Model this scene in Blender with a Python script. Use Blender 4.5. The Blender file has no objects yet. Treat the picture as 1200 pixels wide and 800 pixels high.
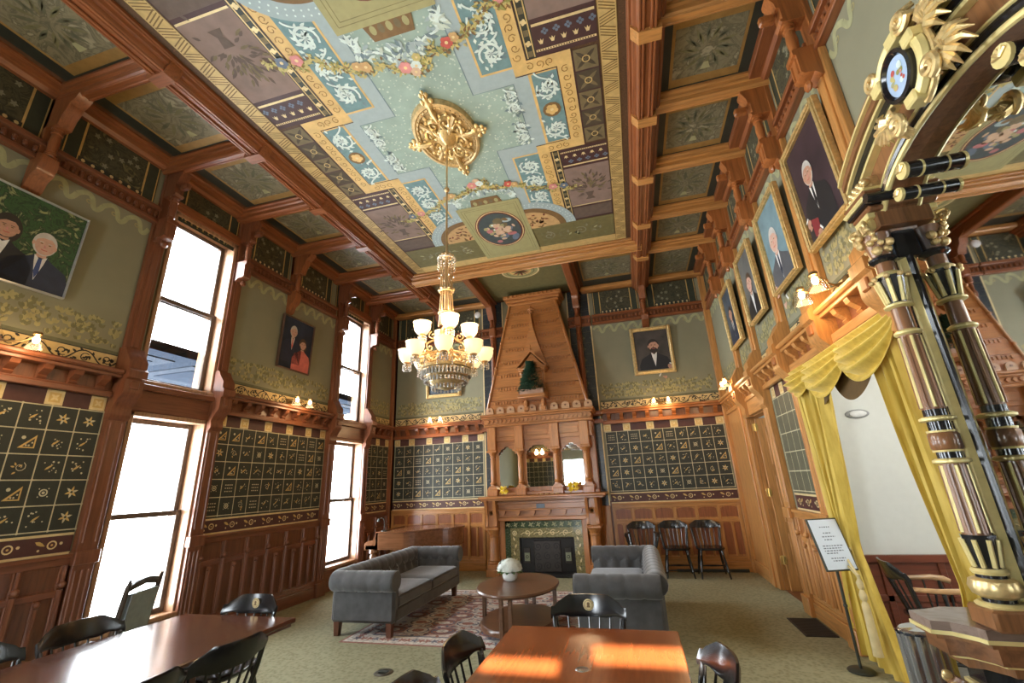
WORLD_K, SUN_K, EXPO = 20.0, 42.0, 0.88
import bpy, math, random
from mathutils import Vector, Matrix
random.seed(7)
PI = math.pi
COL = bpy.context.scene.collection
XL, XR, YB = -5.22, 1.84, 8.99
ZC, ZA = 5.5, 5.60

# ---------------------------------------------------------------- mesh builder
class MB:
    def __init__(s, T=None):
        s.v = []; s.f = []; s.m = []; s.sm = []; s.mats = []; s.T = T
    def mi(s, mat):
        if mat not in s.mats: s.mats.append(mat)
        return s.mats.index(mat)
    def add(s, verts, faces, mat, smooth=False):
        b = len(s.v); T = s.T
        if T: verts = [T(*p) for p in verts]
        s.v += [tuple(p) for p in verts]
        k = s.mi(mat)
        for f in faces:
            s.f.append(tuple(b + i for i in f)); s.m.append(k); s.sm.append(smooth)
    def box(s, x0, x1, y0, y1, z0, z1, mat, bev=0):
        if bev:
            b = min(bev, abs(x1-x0)/2.1, abs(y1-y0)/2.1, abs(z1-z0)/2.1)
            return s.bbox(x0, x1, y0, y1, z0, z1, mat, b)
        v = [(x, y, z) for x in (x0, x1) for y in (y0, y1) for z in (z0, z1)]
        s.add(v, [(0,1,3,2),(4,6,7,5),(0,4,5,1),(2,3,7,6),(0,2,6,4),(1,5,7,3)], mat)
    def bbox(s, x0, x1, y0, y1, z0, z1, mat, b):
        v = []; idx = {}
        X = (x0, x1); Y = (y0, y1); Z = (z0, z1)
        if x1 < x0: X = (x1, x0)
        if y1 < y0: Y = (y1, y0)
        if z1 < z0: Z = (z1, z0)
        for i in (0, 1):
            for j in (0, 1):
                for k in (0, 1):
                    cx, cy, cz = X[i], Y[j], Z[k]
                    dx, dy, dz = b*(1-2*i), b*(1-2*j), b*(1-2*k)
                    idx[i,j,k,0] = len(v); v.append((cx, cy+dy, cz+dz))
                    idx[i,j,k,1] = len(v); v.append((cx+dx, cy, cz+dz))
                    idx[i,j,k,2] = len(v); v.append((cx+dx, cy+dy, cz))
        f = []
        I = lambda i,j,k,a: idx[i,j,k,a]
        for i in (0,1): f.append((I(i,0,0,0),I(i,1,0,0),I(i,1,1,0),I(i,0,1,0)))
        for j in (0,1): f.append((I(0,j,0,1),I(1,j,0,1),I(1,j,1,1),I(0,j,1,1)))
        for k in (0,1): f.append((I(0,0,k,2),I(1,0,k,2),I(1,1,k,2),I(0,1,k,2)))
        for i in (0,1):
            for j in (0,1): f.append((I(i,j,0,0),I(i,j,1,0),I(i,j,1,1),I(i,j,0,1)))
        for i in (0,1):
            for k in (0,1): f.append((I(i,0,k,0),I(i,1,k,0),I(i,1,k,2),I(i,0,k,2)))
        for j in (0,1):
            for k in (0,1): f.append((I(0,j,k,1),I(1,j,k,1),I(1,j,k,2),I(0,j,k,2)))
        for i in (0,1):
            for j in (0,1):
                for k in (0,1): f.append((I(i,j,k,0),I(i,j,k,1),I(i,j,k,2)))
        s.add(v, f, mat)
    def prism(s, poly, fn, a, b, mat, smooth=False):
        """poly 2D; fn(p,q,t)->xyz, extruded t from a to b"""
        n = len(poly)
        v = [fn(p, q, a) for p, q in poly] + [fn(p, q, b) for p, q in poly]
        s.add(v, [tuple(range(n-1, -1, -1)), tuple(range(n, 2*n))], mat)
        s.add(v, [(i, (i+1) % n, n+(i+1) % n, n+i) for i in range(n)], mat, smooth)
    def tube(s, pts, r, mat, n=8, closed=False, smooth=True, cap=True, squash=1.0):
        pts = [Vector(p) for p in pts]; N = len(pts)
        rr = r if isinstance(r, (list, tuple)) else [r]*N
        v = []; prev = None
        for i, p in enumerate(pts):
            if closed: t = pts[(i+1) % N] - pts[i-1]
            else: t = pts[min(i+1, N-1)] - pts[max(i-1, 0)]
            if t.length < 1e-9: t = Vector((0,0,1))
            t.normalize()
            if prev is None:
                a = Vector((0,0,1)) if abs(t.z) < .9 else Vector((1,0,0))
                u = t.cross(a).normalized()
            else:
                u = prev - t*prev.dot(t)
                u = u.normalized() if u.length > 1e-6 else t.orthogonal().normalized()
            prev = u; w = t.cross(u)
            for k in range(n):
                a = 2*PI*k/n
                v.append(p + u*math.cos(a)*rr[i] + w*math.sin(a)*rr[i]*squash)
        f = []
        for i in range(N if closed else N-1):
            j = (i+1) % N
            for k in range(n):
                f.append((i*n+k, i*n+(k+1) % n, j*n+(k+1) % n, j*n+k))
        s.add(v, f, mat, smooth)
        if cap and not closed:
            s.add(v[:n], [tuple(range(n-1,-1,-1))], mat); s.add(v[-n:], [tuple(range(n))], mat)
    def lathe(s, prof, o, mat, n=16, M=None, smooth=True, cap=True, a0=0, a1=2*PI, sx=1, sy=1):
        """prof [(r,z)] round the z axis through o; M optional 3x3/4x4 matrix"""
        full = abs(a1-a0-2*PI) < 1e-6; c = n if full else n+1
        v = []; o = Vector(o)
        for r, z in prof:
            for k in range(c):
                a = a0+(a1-a0)*k/n
                p = Vector((r*math.cos(a)*sx, r*math.sin(a)*sy, z))
                if M: p = M @ p
                v.append(o+p)
        f = []
        for i in range(len(prof)-1):
            for k in range(n):
                k2 = (k+1) % c
                f.append((i*c+k, i*c+k2, (i+1)*c+k2, (i+1)*c+k))
        s.add(v, f, mat, smooth)
        if full and cap:
            if prof[0][0] > 1e-5: s.add(v[:c], [tuple(range(c-1,-1,-1))], mat)
            if prof[-1][0] > 1e-5: s.add(v[-c:], [tuple(range(c))], mat)
    def sphere(s, o, r, mat, n=10, m=7, sx=1, sy=1, sz=1):
        s.lathe([(r*math.sin(PI*i/m), -r*math.cos(PI*i/m)*sz) for i in range(m+1)], o, mat, n, sx=sx, sy=sy)
    def grid(s, fn, nu, nv, mat, smooth=True, thick=None):
        v = [fn(i/nu, j/nv) for j in range(nv+1) for i in range(nu+1)]
        f = [(j*(nu+1)+i, j*(nu+1)+i+1, (j+1)*(nu+1)+i+1, (j+1)*(nu+1)+i) for j in range(nv) for i in range(nu)]
        s.add(v, f, mat, smooth)
    # flat pattern in local (u,v) at depth d: uses T(u, v, d)
    def poly(s, pts, d, mat):
        s.add([(p[0], p[1], d) for p in pts], [tuple(range(len(pts)))], mat)
    def rect(s, u0, u1, v0, v1, d, mat):
        s.poly([(u0,v0),(u1,v0),(u1,v1),(u0,v1)], d, mat)
    def disc(s, u, v, r, d, mat, n=10, ry=None, a=0):
        ry = ry or r; ca, sa = math.cos(a), math.sin(a); pts = []
        for k in range(n):
            x, y = r*math.cos(2*PI*k/n), ry*math.sin(2*PI*k/n)
            pts.append((u+x*ca-y*sa, v+x*sa+y*ca))
        s.poly(pts, d, mat)
    def ring(s, u, v, r0, r1, d, mat, n=16, k=1.0):
        vs = []; 
        for i in range(n):
            a = 2*PI*i/n
            vs += [(u+r0*math.cos(a), v+r0*k*math.sin(a), d), (u+r1*math.cos(a), v+r1*k*math.sin(a), d)]
        s.add(vs, [(2*i, 2*i+1, (2*i+3) % (2*n), (2*i+2) % (2*n)) for i in range(n)], mat)
    def ribbon(s, pts, w, d, mat):
        N = len(pts); ww = w if isinstance(w, (list, tuple)) else [w]*N; vs = []
        for i, p in enumerate(pts):
            a, b = pts[max(i-1,0)], pts[min(i+1,N-1)]
            tx, ty = b[0]-a[0], b[1]-a[1]; l = math.hypot(tx, ty) or 1
            nx, ny = -ty/l*ww[i]/2, tx/l*ww[i]/2
            vs += [(p[0]+nx, p[1]+ny, d), (p[0]-nx, p[1]-ny, d)]
        s.add(vs, [(2*i, 2*i+1, 2*i+3, 2*i+2) for i in range(N-1)], mat)
    def leaf(s, u, v, L, W, ang, d, mat):
        ca, sa = math.cos(ang), math.sin(ang)
        P = [(0,0),(.3*L,.5*W),(.65*L,.42*W),(L,0),(.65*L,-.42*W),(.3*L,-.5*W)]
        s.poly([(u+x*ca-y*sa, v+x*sa+y*ca) for x, y in P], d, mat)
    def build(s, name, parent=None, loc=None, rot=None, sharp=40, recalc=True):
        me = bpy.data.meshes.new(name)
        me.from_pydata(s.v, [], s.f); 
        for m in s.mats: me.materials.append(m)
        me.polygons.foreach_set('material_index', s.m)
        me.polygons.foreach_set('use_smooth', s.sm)
        if any(s.sm):
            me.set_sharp_from_angle(angle=math.radians(sharp))
        me.update()
        if recalc:
            import bmesh
            bm = bmesh.new(); bm.from_mesh(me); bmesh.ops.recalc_face_normals(bm, faces=bm.faces); bm.to_mesh(me); bm.free()
        o = bpy.data.objects.new(name, me); COL.objects.link(o)
        if parent: o.parent = parent
        if loc: o.location = loc
        if rot: o.rotation_euler = rot
        return o

def tag(o, label, cat, group=None, kind=None):
    if label: o['label'] = label
    if cat: o['category'] = cat
    if group: o['group'] = group
    if kind: o['kind'] = kind
    return o
def struct(o):
    o['kind'] = 'structure'; return o
def empty(name, loc=(0,0,0), rz=0, label=None, cat=None, group=None):
    o = bpy.data.objects.new(name, None); COL.objects.link(o)
    o.location = loc; o.rotation_euler = (0,0,rz); o.empty_display_size = .1
    return tag(o, label, cat, group)
def dup(o, loc=None, rz=None, label=None, parent=None):
    c = o.copy(); COL.objects.link(c)
    if parent: c.parent = parent
    if loc is not None: c.location = loc
    if rz is not None: c.rotation_euler = (0,0,rz)
    if label: c['label'] = label
    for ch in list(o.children): dup(ch, parent=c)
    return c
def spiral(cx, cy, r0, r1, turns, a0, n=22, k=1):
    out = []
    for i in range(n+1):
        t = i/n; r = r0+(r1-r0)*t; a = a0+k*turns*2*PI*t
        out.append((cx+r*math.cos(a), cy+r*math.sin(a)))
    return out
def bez(p0, p1, p2, p3, n=10):
    return [tuple((1-t)**3*a+3*(1-t)**2*t*b+3*(1-t)*t*t*c+t**3*e for a, b, c, e in zip(p0,p1,p2,p3)) for t in [i/n for i in range(n+1)]]
class ClipMB(MB):
    rc = None
    def poly(s, pts, d, mat):
        a, b, c, e = s.rc
        for ax, lim, sg in ((0, a, 1), (0, b, -1), (1, c, 1), (1, e, -1)):
            out = []
            for i in range(len(pts)):
                p, q = pts[i-1], pts[i]; ip, iq = (p[ax]-lim)*sg >= 0, (q[ax]-lim)*sg >= 0
                if ip != iq:
                    t = (lim-p[ax])/(q[ax]-p[ax]); out.append((p[0]+(q[0]-p[0])*t, p[1]+(q[1]-p[1])*t))
                if iq: out.append(q)
            pts = out
            if len(pts) < 3: return
        MB.poly(s, pts, d, mat)
TL = lambda u, v, d: (XL+d, u, v)
TR = lambda u, v, d: (XR-d, u, v)
TB = lambda u, v, d: (u, YB-d, v)

# ---------------------------------------------------------------- materials
def newmat(name):
    m = bpy.data.materials.new(name); m.use_nodes = True
    nt = m.node_tree; return m, nt, nt.nodes['Principled BSDF']
def pos(nt, scale):
    g = nt.nodes.new('ShaderNodeNewGeometry'); mp = nt.nodes.new('ShaderNodeMapping')
    mp.inputs['Scale'].default_value = scale
    nt.links.new(g.outputs['Position'], mp.inputs['Vector']); return mp.outputs[0]
def ramp(nt, fac, stops):
    r = nt.nodes.new('ShaderNodeValToRGB'); e = r.color_ramp.elements
    while len(e) < len(stops): e.new(.5)
    for i, (p, c) in enumerate(stops):
        e[i].position = p; e[i].color = (*c, 1)
    nt.links.new(fac, r.inputs[0]); return r.outputs[0]
def noise(nt, vec, sc, det=3, rough=.55, dist=0):
    n = nt.nodes.new('ShaderNodeTexNoise'); n.inputs['Scale'].default_value = sc
    n.inputs['Detail'].default_value = det; n.inputs['Roughness'].default_value = rough; n.inputs['Distortion'].default_value = dist
    nt.links.new(vec, n.inputs['Vector']); return n.outputs['Fac']
def bump(nt, b, h, st, dist=.01):
    n = nt.nodes.new('ShaderNodeBump'); n.inputs['Strength'].default_value = st; n.inputs['Distance'].default_value = dist
    nt.links.new(h, n.inputs['Height']); nt.links.new(n.outputs[0], b.inputs['Normal'])
def sc(c, k): return tuple(min(1, x*k) for x in c)
def plain(name, c, rough=.6, metal=0, var=.12, s=14, coat=0, bmp=0, spec=.5):
    m, nt, b = newmat(name)
    f = noise(nt, pos(nt, (1,1,1)), s)
    nt.links.new(ramp(nt, f, [(.3, sc(c, 1-var)), (.7, sc(c, 1+var))]), b.inputs['Base Color'])
    b.inputs['Roughness'].default_value = rough; b.inputs['Metallic'].default_value = metal
    b.inputs['Specular IOR Level'].default_value = spec
    if coat: b.inputs['Coat Weight'].default_value = coat; b.inputs['Coat Roughness'].default_value = .15
    if bmp: bump(nt, b, f, bmp)
    return m
def wood(name, c, ax='z', rough=.38, s=1.0, coat=.25, dark=.62, light=1.25):
    m, nt, b = newmat(name)
    sl = {'x': (1.2,16,16), 'y': (16,1.2,16), 'z': (16,16,1.2)}[ax]
    v = pos(nt, tuple(q*s for q in sl))
    f = noise(nt, v, 2.2, 5, .6, .6)
    nt.links.new(ramp(nt, f, [(.28, sc(c, dark)), (.52, c), (.75, sc(c, light))]), b.inputs['Base Color'])
    b.inputs['Roughness'].default_value = rough
    b.inputs['Coat Weight'].default_value = coat; b.inputs['Coat Roughness'].default_value = .18
    bump(nt, b, f, .08, .004)
    return m
def foliage_mat(name, a, b_, c, s=5.0, rough=.6):
    m, nt, b = newmat(name)
    v = pos(nt, (1,1,1)); f = noise(nt, v, s, 5, .6, 1.6)
    nt.links.new(ramp(nt, f, [(.30, a), (.47, b_), (.56, a), (.66, c)]), b.inputs['Base Color'])
    b.inputs['Roughness'].default_value = rough; return m
def emis(name, c, st):
    m, nt, b = newmat(name)
    b.inputs['Base Color'].default_value = (*c, 1); b.inputs['Emission Color'].default_value = (*c, 1)
    b.inputs['Emission Strength'].default_value = st; b.inputs['Roughness'].default_value = .3
    return m
def glassy(name, tint=(1,1,1), refl=.08, rough=.02):
    m = bpy.data.materials.new(name); m.use_nodes = True; nt = m.node_tree
    nt.nodes.remove(nt.nodes['Principled BSDF']); out = nt.nodes['Material Output']
    t = nt.nodes.new('ShaderNodeBsdfTransparent'); t.inputs[0].default_value = (*tint, 1)
    g = nt.nodes.new('ShaderNodeBsdfGlossy'); g.inputs['Roughness'].default_value = rough
    x = nt.nodes.new('ShaderNodeMixShader'); x.inputs[0].default_value = refl
    nt.links.new(t.outputs[0], x.inputs[1]); nt.links.new(g.outputs[0], x.inputs[2]); nt.links.new(x.outputs[0], out.inputs[0])
    return m
OAK = (.50,.230,.066); RED = (.25,.080,.026); TAB = (.30,.080,.026)
oak_z = wood('oak upright grain', OAK, 'z'); oak_x = wood('oak cross grain', OAK, 'x'); oak_y = wood('oak long grain', OAK, 'y')
red_x = wood('cherry cross grain', RED, 'x'); red_y = wood('cherry long grain', RED, 'y'); red_z = wood('cherry upright grain', RED, 'z')
redsh_y = wood('shaded cherry long grain', (.18,.060,.026), 'y'); redsh_z = wood('shaded cherry upright grain', (.18,.060,.026), 'z')  # left wall's copy of the cherry, darkened to paint in its backlit shade
dkp = wood('dark panel wood', (.15,.052,.02), 'z'); 
sage = plain('sage wall paint', (.235,.225,.145), .75, var=.05, s=3)
sage_dk = plain('sage shadow stencil', (.13,.13,.075), .75)
leafg = plain('gold leaf stencil', (.35,.305,.135), .6); leafd = plain('olive leaf stencil', (.17,.16,.075), .7)
wavem = plain('pale ribbon stencil', (.36,.355,.19), .7)
gold = plain('gold paint', (.62,.43,.15), .42, .35, spec=.6)
goldp = plain('pale gold paint', (.72,.58,.30), .45, .15)
gilt = plain('gilding', (.78,.58,.27), .32, .6, var=.2, s=30)
giltd = plain('dull gilding', (.58,.42,.20), .42, .5, var=.25, s=30)
ink = plain('black green paint', (.026,.031,.023), .5); inkb = plain('black scroll paint', (.014,.012,.010), .5); palep = plain('pale stencil', (.58,.53,.34), .5); goldf = plain('frieze gold', (.64,.48,.22), .5, .1); night = plain('dark teal paint', (.022,.032,.034), .45)
maroon = plain('maroon paint', (.075,.025,.022), .5)
greenp = plain('dark olive panel', (.035,.042,.025), .5)
floral = foliage_mat('dark floral paper', (.022,.022,.012), (.075,.07,.035), (.16,.14,.06), 7)
coffm = foliage_mat('palm frond paper', (.115,.105,.062), (.22,.20,.12), (.31,.29,.19), 5)
bluetile = foliage_mat('blue black tile', (.014,.019,.024), (.028,.036,.044), (.065,.078,.085), 12, .3); olivet = plain('olive tile field', (.115,.112,.070), .5)
# ================================================================ wall patterns
GOLDS = [goldp, gold]
def motif(mb, u, v, s, k):
    d = .009; h = s/2*.88; g = palep
    if k == 0:
        mb.ring(u, v, h*.28, h*.42, d, g, 12); mb.disc(u, v, h*.16, d, g, 8)
        for a in range(4): mb.disc(u+h*.62*math.cos(a*PI/2+.8), v+h*.62*math.sin(a*PI/2+.8), h*.08, d, g, 5)
    elif k == 1:
        mb.poly([(u-h*.75, v-h*.75), (u+h*.75, v-h*.75), (u+h*.75, v+h*.75)], d, gold)
        mb.poly([(u-h*.35, v-h*.62), (u+h*.6, v-h*.62), (u+h*.6, v+h*.35)], d+.001, ink)
        for i in range(3): mb.disc(u-h*.05+i*h*.25, v-h*.45+(i==2)*h*.3, h*.1, d+.002, g, 6)
        mb.disc(u-h*.4, v+h*.4, h*.2, d, g, 8)
    elif k == 2:
        for i in range(4):
            for j in range(3): mb.rect(u-h*.72+i*h*.4, u-h*.72+i*h*.4+h*.24, v-h*.6+j*h*.5, v-h*.6+j*h*.5+h*.16, d, g)
    elif k == 3:
        for i in range(9): mb.disc(u+random.uniform(-.75,.75)*h, v+random.uniform(-.75,.75)*h, h*random.uniform(.06,.13), d, g, 5)
        mb.leaf(u-h*.5, v-h*.3, h, h*.22, .7, d, gold)
    elif k == 4:
        for a in range(6): mb.leaf(u, v, h*.7, h*.25, a*PI/3+.3, d, gold if a % 2 else g)
        mb.disc(u, v, h*.14, d+.001, ink, 6)
    else:
        mb.ribbon(spiral(u, v, h*.1, h*.55, 1.3, random.random()*6, 12), h*.07, d, g)
        for i in range(4): mb.leaf(u+random.uniform(-.6,.6)*h, v+random.uniform(-.6,.6)*h, h*.4, h*.18, random.random()*6, d, gold)
def grid_panel(mb, u0, u1, z0=1.37, z1=2.48, pitch=.222, mot=True, bg=None):
    mb.rect(u0, u1, z0-.03, z1, .004, bg or ink)
    n = max(1, round((u1-u0)/pitch)); r = 5; du = (u1-u0)/n; dv = (z1-z0)/r
    for i in range(n+1): mb.rect(u0+i*du-.005, u0+i*du+.005, z0, z1, .007, palep)
    for j in range(r+1): mb.rect(u0, u1, z0+j*dv-.005, z0+j*dv+.005, .0075, palep)
    for i in range(n+1):
        for j in range(r+1): mb.disc(u0+i*du, z0+j*dv, .011, .0085, palep, 6)
    if mot:
        for i in range(n):
            for j in range(r): motif(mb, u0+(i+.5)*du, z0+(j+.5)*dv, min(du, dv)*.84, random.choice([0,1,2,3,3,3,4,5,3]))
def border(mb, u0, u1):
    mb.rect(u0, u1, 1.13, 1.37, .003, night); mb.rect(u0, u1, 1.175, 1.32, .005, maroon)
    mb.rect(u0, u1, 1.15, 1.175, .007, goldp); mb.rect(u0, u1, 1.32, 1.342, .007, goldp)
    n = max(1, round((u1-u0)/.3)); p = (u1-u0)/n
    for i in range(n):
        u = u0+(i+.5)*p
        mb.ring(u, 1.247, .026, .038, .007, goldp, 14); mb.disc(u, 1.247, .010, .007, gold, 6)
        mb.disc(u+p*.22, 1.255, .014, .007, goldp, 6); mb.leaf(u-p*.42, 1.285, .09, .03, -.5, .007, gold); mb.disc(u-p*.3, 1.21, .011, .007, goldp, 6)
def squares_row(mb, u0, u1):
    mb.rect(u0, u1, 2.48, 2.64, .004, maroon)
    n = max(1, round((u1-u0)/.42)); p = (u1-u0)/n
    for i in range(n+1):
        for c in ([u0+i*p] if 0 < i < n else ([u0+.07] if i == 0 else [u1-.07])):
            mb.rect(c-.07, c+.07, 2.49, 2.63, .007, goldp); mb.rect(c-.045, c+.045, 2.515, 2.605, .008, gold)
            for a in range(4): mb.leaf(c, 2.56, .042, .022, a*PI/2+.78, .009, goldp)
def frieze(mb, u0, u1):
    mb.rect(u0, u1, 2.92, 3.09, .004, goldf); mb.rect(u0, u1, 2.92, 2.93, .006, ink); mb.rect(u0, u1, 3.08, 3.09, .006, ink)
    n = max(1, round((u1-u0)/.19)); p = (u1-u0)/n; vc = 3.005
    for i in range(n):
        k = 1 if i % 2 else -1; u = u0+(i+.5)*p
        mb.ribbon(bez((u-p/2, vc), (u-p*.2, vc+.08*k), (u+p*.2, vc+.08*k), (u+p/2, vc), 8), .013, .0065, inkb)
        mb.ribbon(spiral(u+p*.05, vc-.012*k, .012, .048, 1.1, 1.5*k, 12, -k), [.013-.0004*j for j in range(13)], .0068, inkb)
        for a in range(8):
            aa = random.random()*6.28
            mb.leaf(u+random.uniform(-.4,.4)*p, vc+random.uniform(-.055,.055), .045, .022, aa, .007, inkb)
def leaves(mb, u0, u1, dens=1.0):
    mb.rect(u0, u1, 3.09, 3.125, .003, sage_dk)
    n = int((u1-u0)*95*dens)
    for i in range(n):
        u = random.uniform(u0+.05, u1-.05); t = random.random(); v = 3.14+.27*t
        for a in (-.6, 0, .6): mb.leaf(u, v, .055, .030, PI/2+a+random.uniform(-.3,.3), .004+.002*random.random(), random.choice([leafg, leafd, leafd, leafg]))
def wavy(mb, u0, u1, v=4.62):
    n = max(1, round((u1-u0)/.24)); p = (u1-u0)/n
    for i in range(n):
        u = u0+i*p
        mb.ribbon(bez((u, v+.03), (u+p*.35, v+.12), (u+p*.55, v+.10), (u+p*.62, v), 10)+bez((u+p*.62, v), (u+p*.66, v-.07), (u+p*.85, v-.08), (u+p, v+.03), 8)[1:], .05, .004, wavem)
        mb.ribbon(spiral(u+p*.45, v+.01, .005, .03, .9, 0, 8), .012, .0045, leafg)
def upper(mb, u0, u1):
    mb.rect(u0, u1, 4.96, 5.62, .004, greenp); mb.rect(u0, u1, 5.5, 5.62, .006, ink)
    w = u1-u0; a, b = u0+w*.16, u1-w*.16
    mb.rect(a, b, 5.0, 5.5, .007, floral)
    for x in (a, b): mb.rect(x-.010, x+.010, 5.0, 5.5, .009, gold)
    for x in (u0+.02, u1-.02): mb.rect(x-.006, x+.006, 5.0, 5.5, .009, gold)
    mb.rect(a, b, 4.985, 5.055, .010, ink)
    n = max(2, round((b-a)/.085))
    for i in range(n): mb.disc(a+(i+.5)*(b-a)/n, 5.025, .020, .012, goldp, 6); mb.poly([(a+(i+.3)*(b-a)/n, 4.988), (a+(i+.7)*(b-a)/n, 4.988), (a+(i+.5)*(b-a)/n, 5.005)], .012, gold)
    for i in range(9):
        u, v = random.uniform(a+.08, b-.08), random.uniform(5.1, 5.45)
        for q in range(5): mb.leaf(u, v, .035, .02, q*1.257, .009, sage)
def plain_wall(mb, u0, u1, lo=0):
    mb.rect(u0, u1, 3.09, 4.96, .002, sage)

# -------- woodwork helpers (local u, v, d)
def wbox(mb, u0, u1, v0, v1, d0, d1, mat, bev=.006):
    mb.box(u0, u1, v0, v1, d0, d1, mat, bev)
def cornice(mb, u0, u1, m, dk):
    """bracketed shelf over the patterned field"""
    wbox(mb, u0, u1, 2.63, 2.92, 0, .03, dk, 0)
    wbox(mb, u0, u1, 2.63, 2.685, .0, .075, m)
    wbox(mb, u0, u1, 2.685, 2.705, .0, .055, m)
    wbox(mb, u0, u1, 2.83, 2.865, 0, .15, m); wbox(mb, u0, u1, 2.865, 2.915, 0, .185, m, .014)
    n = max(2, round((u1-u0)/.24)); p = (u1-u0)/n
    for i in range(n):
        u = u0+(i+.5)*p
        prof = [(2.70,.03),(2.70,.05),(2.725,.07),(2.74,.06),(2.76,.085),(2.79,.12),(2.83,.135),(2.83,.03)]
        mb.prism(prof, lambda a, b, t: (t, a, b), u-.035, u+.035, m)
def railband(mb, u0, u1, m, dk):
    wbox(mb, u0, u1, 4.76, 4.96, 0, .03, dk, 0)
    wbox(mb, u0, u1, 4.74, 4.79, 0, .075, m); wbox(mb, u0, u1, 4.92, 4.97, 0, .07, m)
    n = max(2, round((u1-u0)/.075)); p = (u1-u0)/n
    for i in range(n): wbox(mb, u0+(i+.25)*p, u0+(i+.75)*p, 4.82, 4.89, .02, .055, m, .012)
def crown(mb, u0, u1, m, h=5.48):
    mb.prism([(h,0),(h,.05),(h+.04,.075),(h+.05,.13),(h+.09,.14),(h+.1,.17),(5.62,.17),(5.62,0)], lambda a, b, t: (t, a, b), u0, u1, m)
def arch_panel(mb, u0, u1, v0, v1, d, mat):
    pts = [(u0, v0), (u1, v0), (u1, v1-.03)]
    for i in range(9):
        a = PI*i/8; pts.append(((u0+u1)/2+(u1-u0)/2*math.cos(a)*.96, v1-.03+.03*math.sin(a)))
    pts.append((u0, v1-.03)); mb.poly(pts, d, mat)
def wainscot(mb, u0, u1, m, dk, m2=None, top=1.15, ribs=False):
    m2 = m2 or m
    wbox(mb, u0, u1, 0, top, 0, .02, m, 0)
    wbox(mb, u0, u1, 0, .16, 0, .06, m2); wbox(mb, u0, u1, .16, .2, 0, .045, m2)
    wbox(mb, u0, u1, 1.06, top-.012, 0, .045, m2); wbox(mb, u0, u1, top-.03, top+.005, 0, .07, m2)
    wbox(mb, u0, u1, .80, .86, 0, .04, m2); wbox(mb, u0, u1, .2, .25, 0, .04, m2)
    n = max(1, round((u1-u0)/.36)); p = (u1-u0)/n
    for i in range(n+1):
        u = min(max(u0+i*p, u0+.03), u1-.03)
        wbox(mb, u-.03, u+.03, .2, 1.07, 0, .042, m)
        if ribs:
            mb.tube([(u, .25, .05), (u, .86, .05)], .022, m, 8); mb.sphere((u, .9, .055), .034, m, 8, 6); mb.tube([(u, .92, .05), (u, 1.06, .05)], .016, m, 8)
    for i in range(n):
        a, b = u0+i*p+.035, u0+(i+1)*p-.035; c = (a+b)/2
        wbox(mb, c-.022, c+.022, .25, .8, 0, .038, m)
        if ribs: mb.tube([(c, .25, .045), (c, .74, .045)], .018, m, 8); mb.sphere((c, .77, .05), .026, m, 8, 6)
        arch_panel(mb, a, b, .88, 1.05, .023, dk)
        arch_panel(mb, a, c-.024, .27, .79, .023, dk); arch_panel(mb, c+.024, b, .27, .79, .023, dk)
def colonnette(mb, u, d, z0, z1, m):
    h = z1-z0; P = [(0,.032),(.03,.048),(.06,.048),(.07,.03),(.12,.03),(.14,.042),(.17,.042),(.19,.034),(.5,.044),(.78,.034),(.80,.046),(.84,.046),(.86,.03),(.93,.03),(.94,.05),(1,.05)]
    n = 12; v = []; f = []
    for t, r in P:
        for k in range(n): a = 2*PI*k/n; v.append((u+r*math.cos(a), z0+h*t, d+r*math.sin(a)))
    for i in range(len(P)-1):
        for k in range(n): f.append((i*n+k, i*n+(k+1)%n, (i+1)*n+(k+1)%n, (i+1)*n+k))
    mb.add(v, f, m, True)
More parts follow.
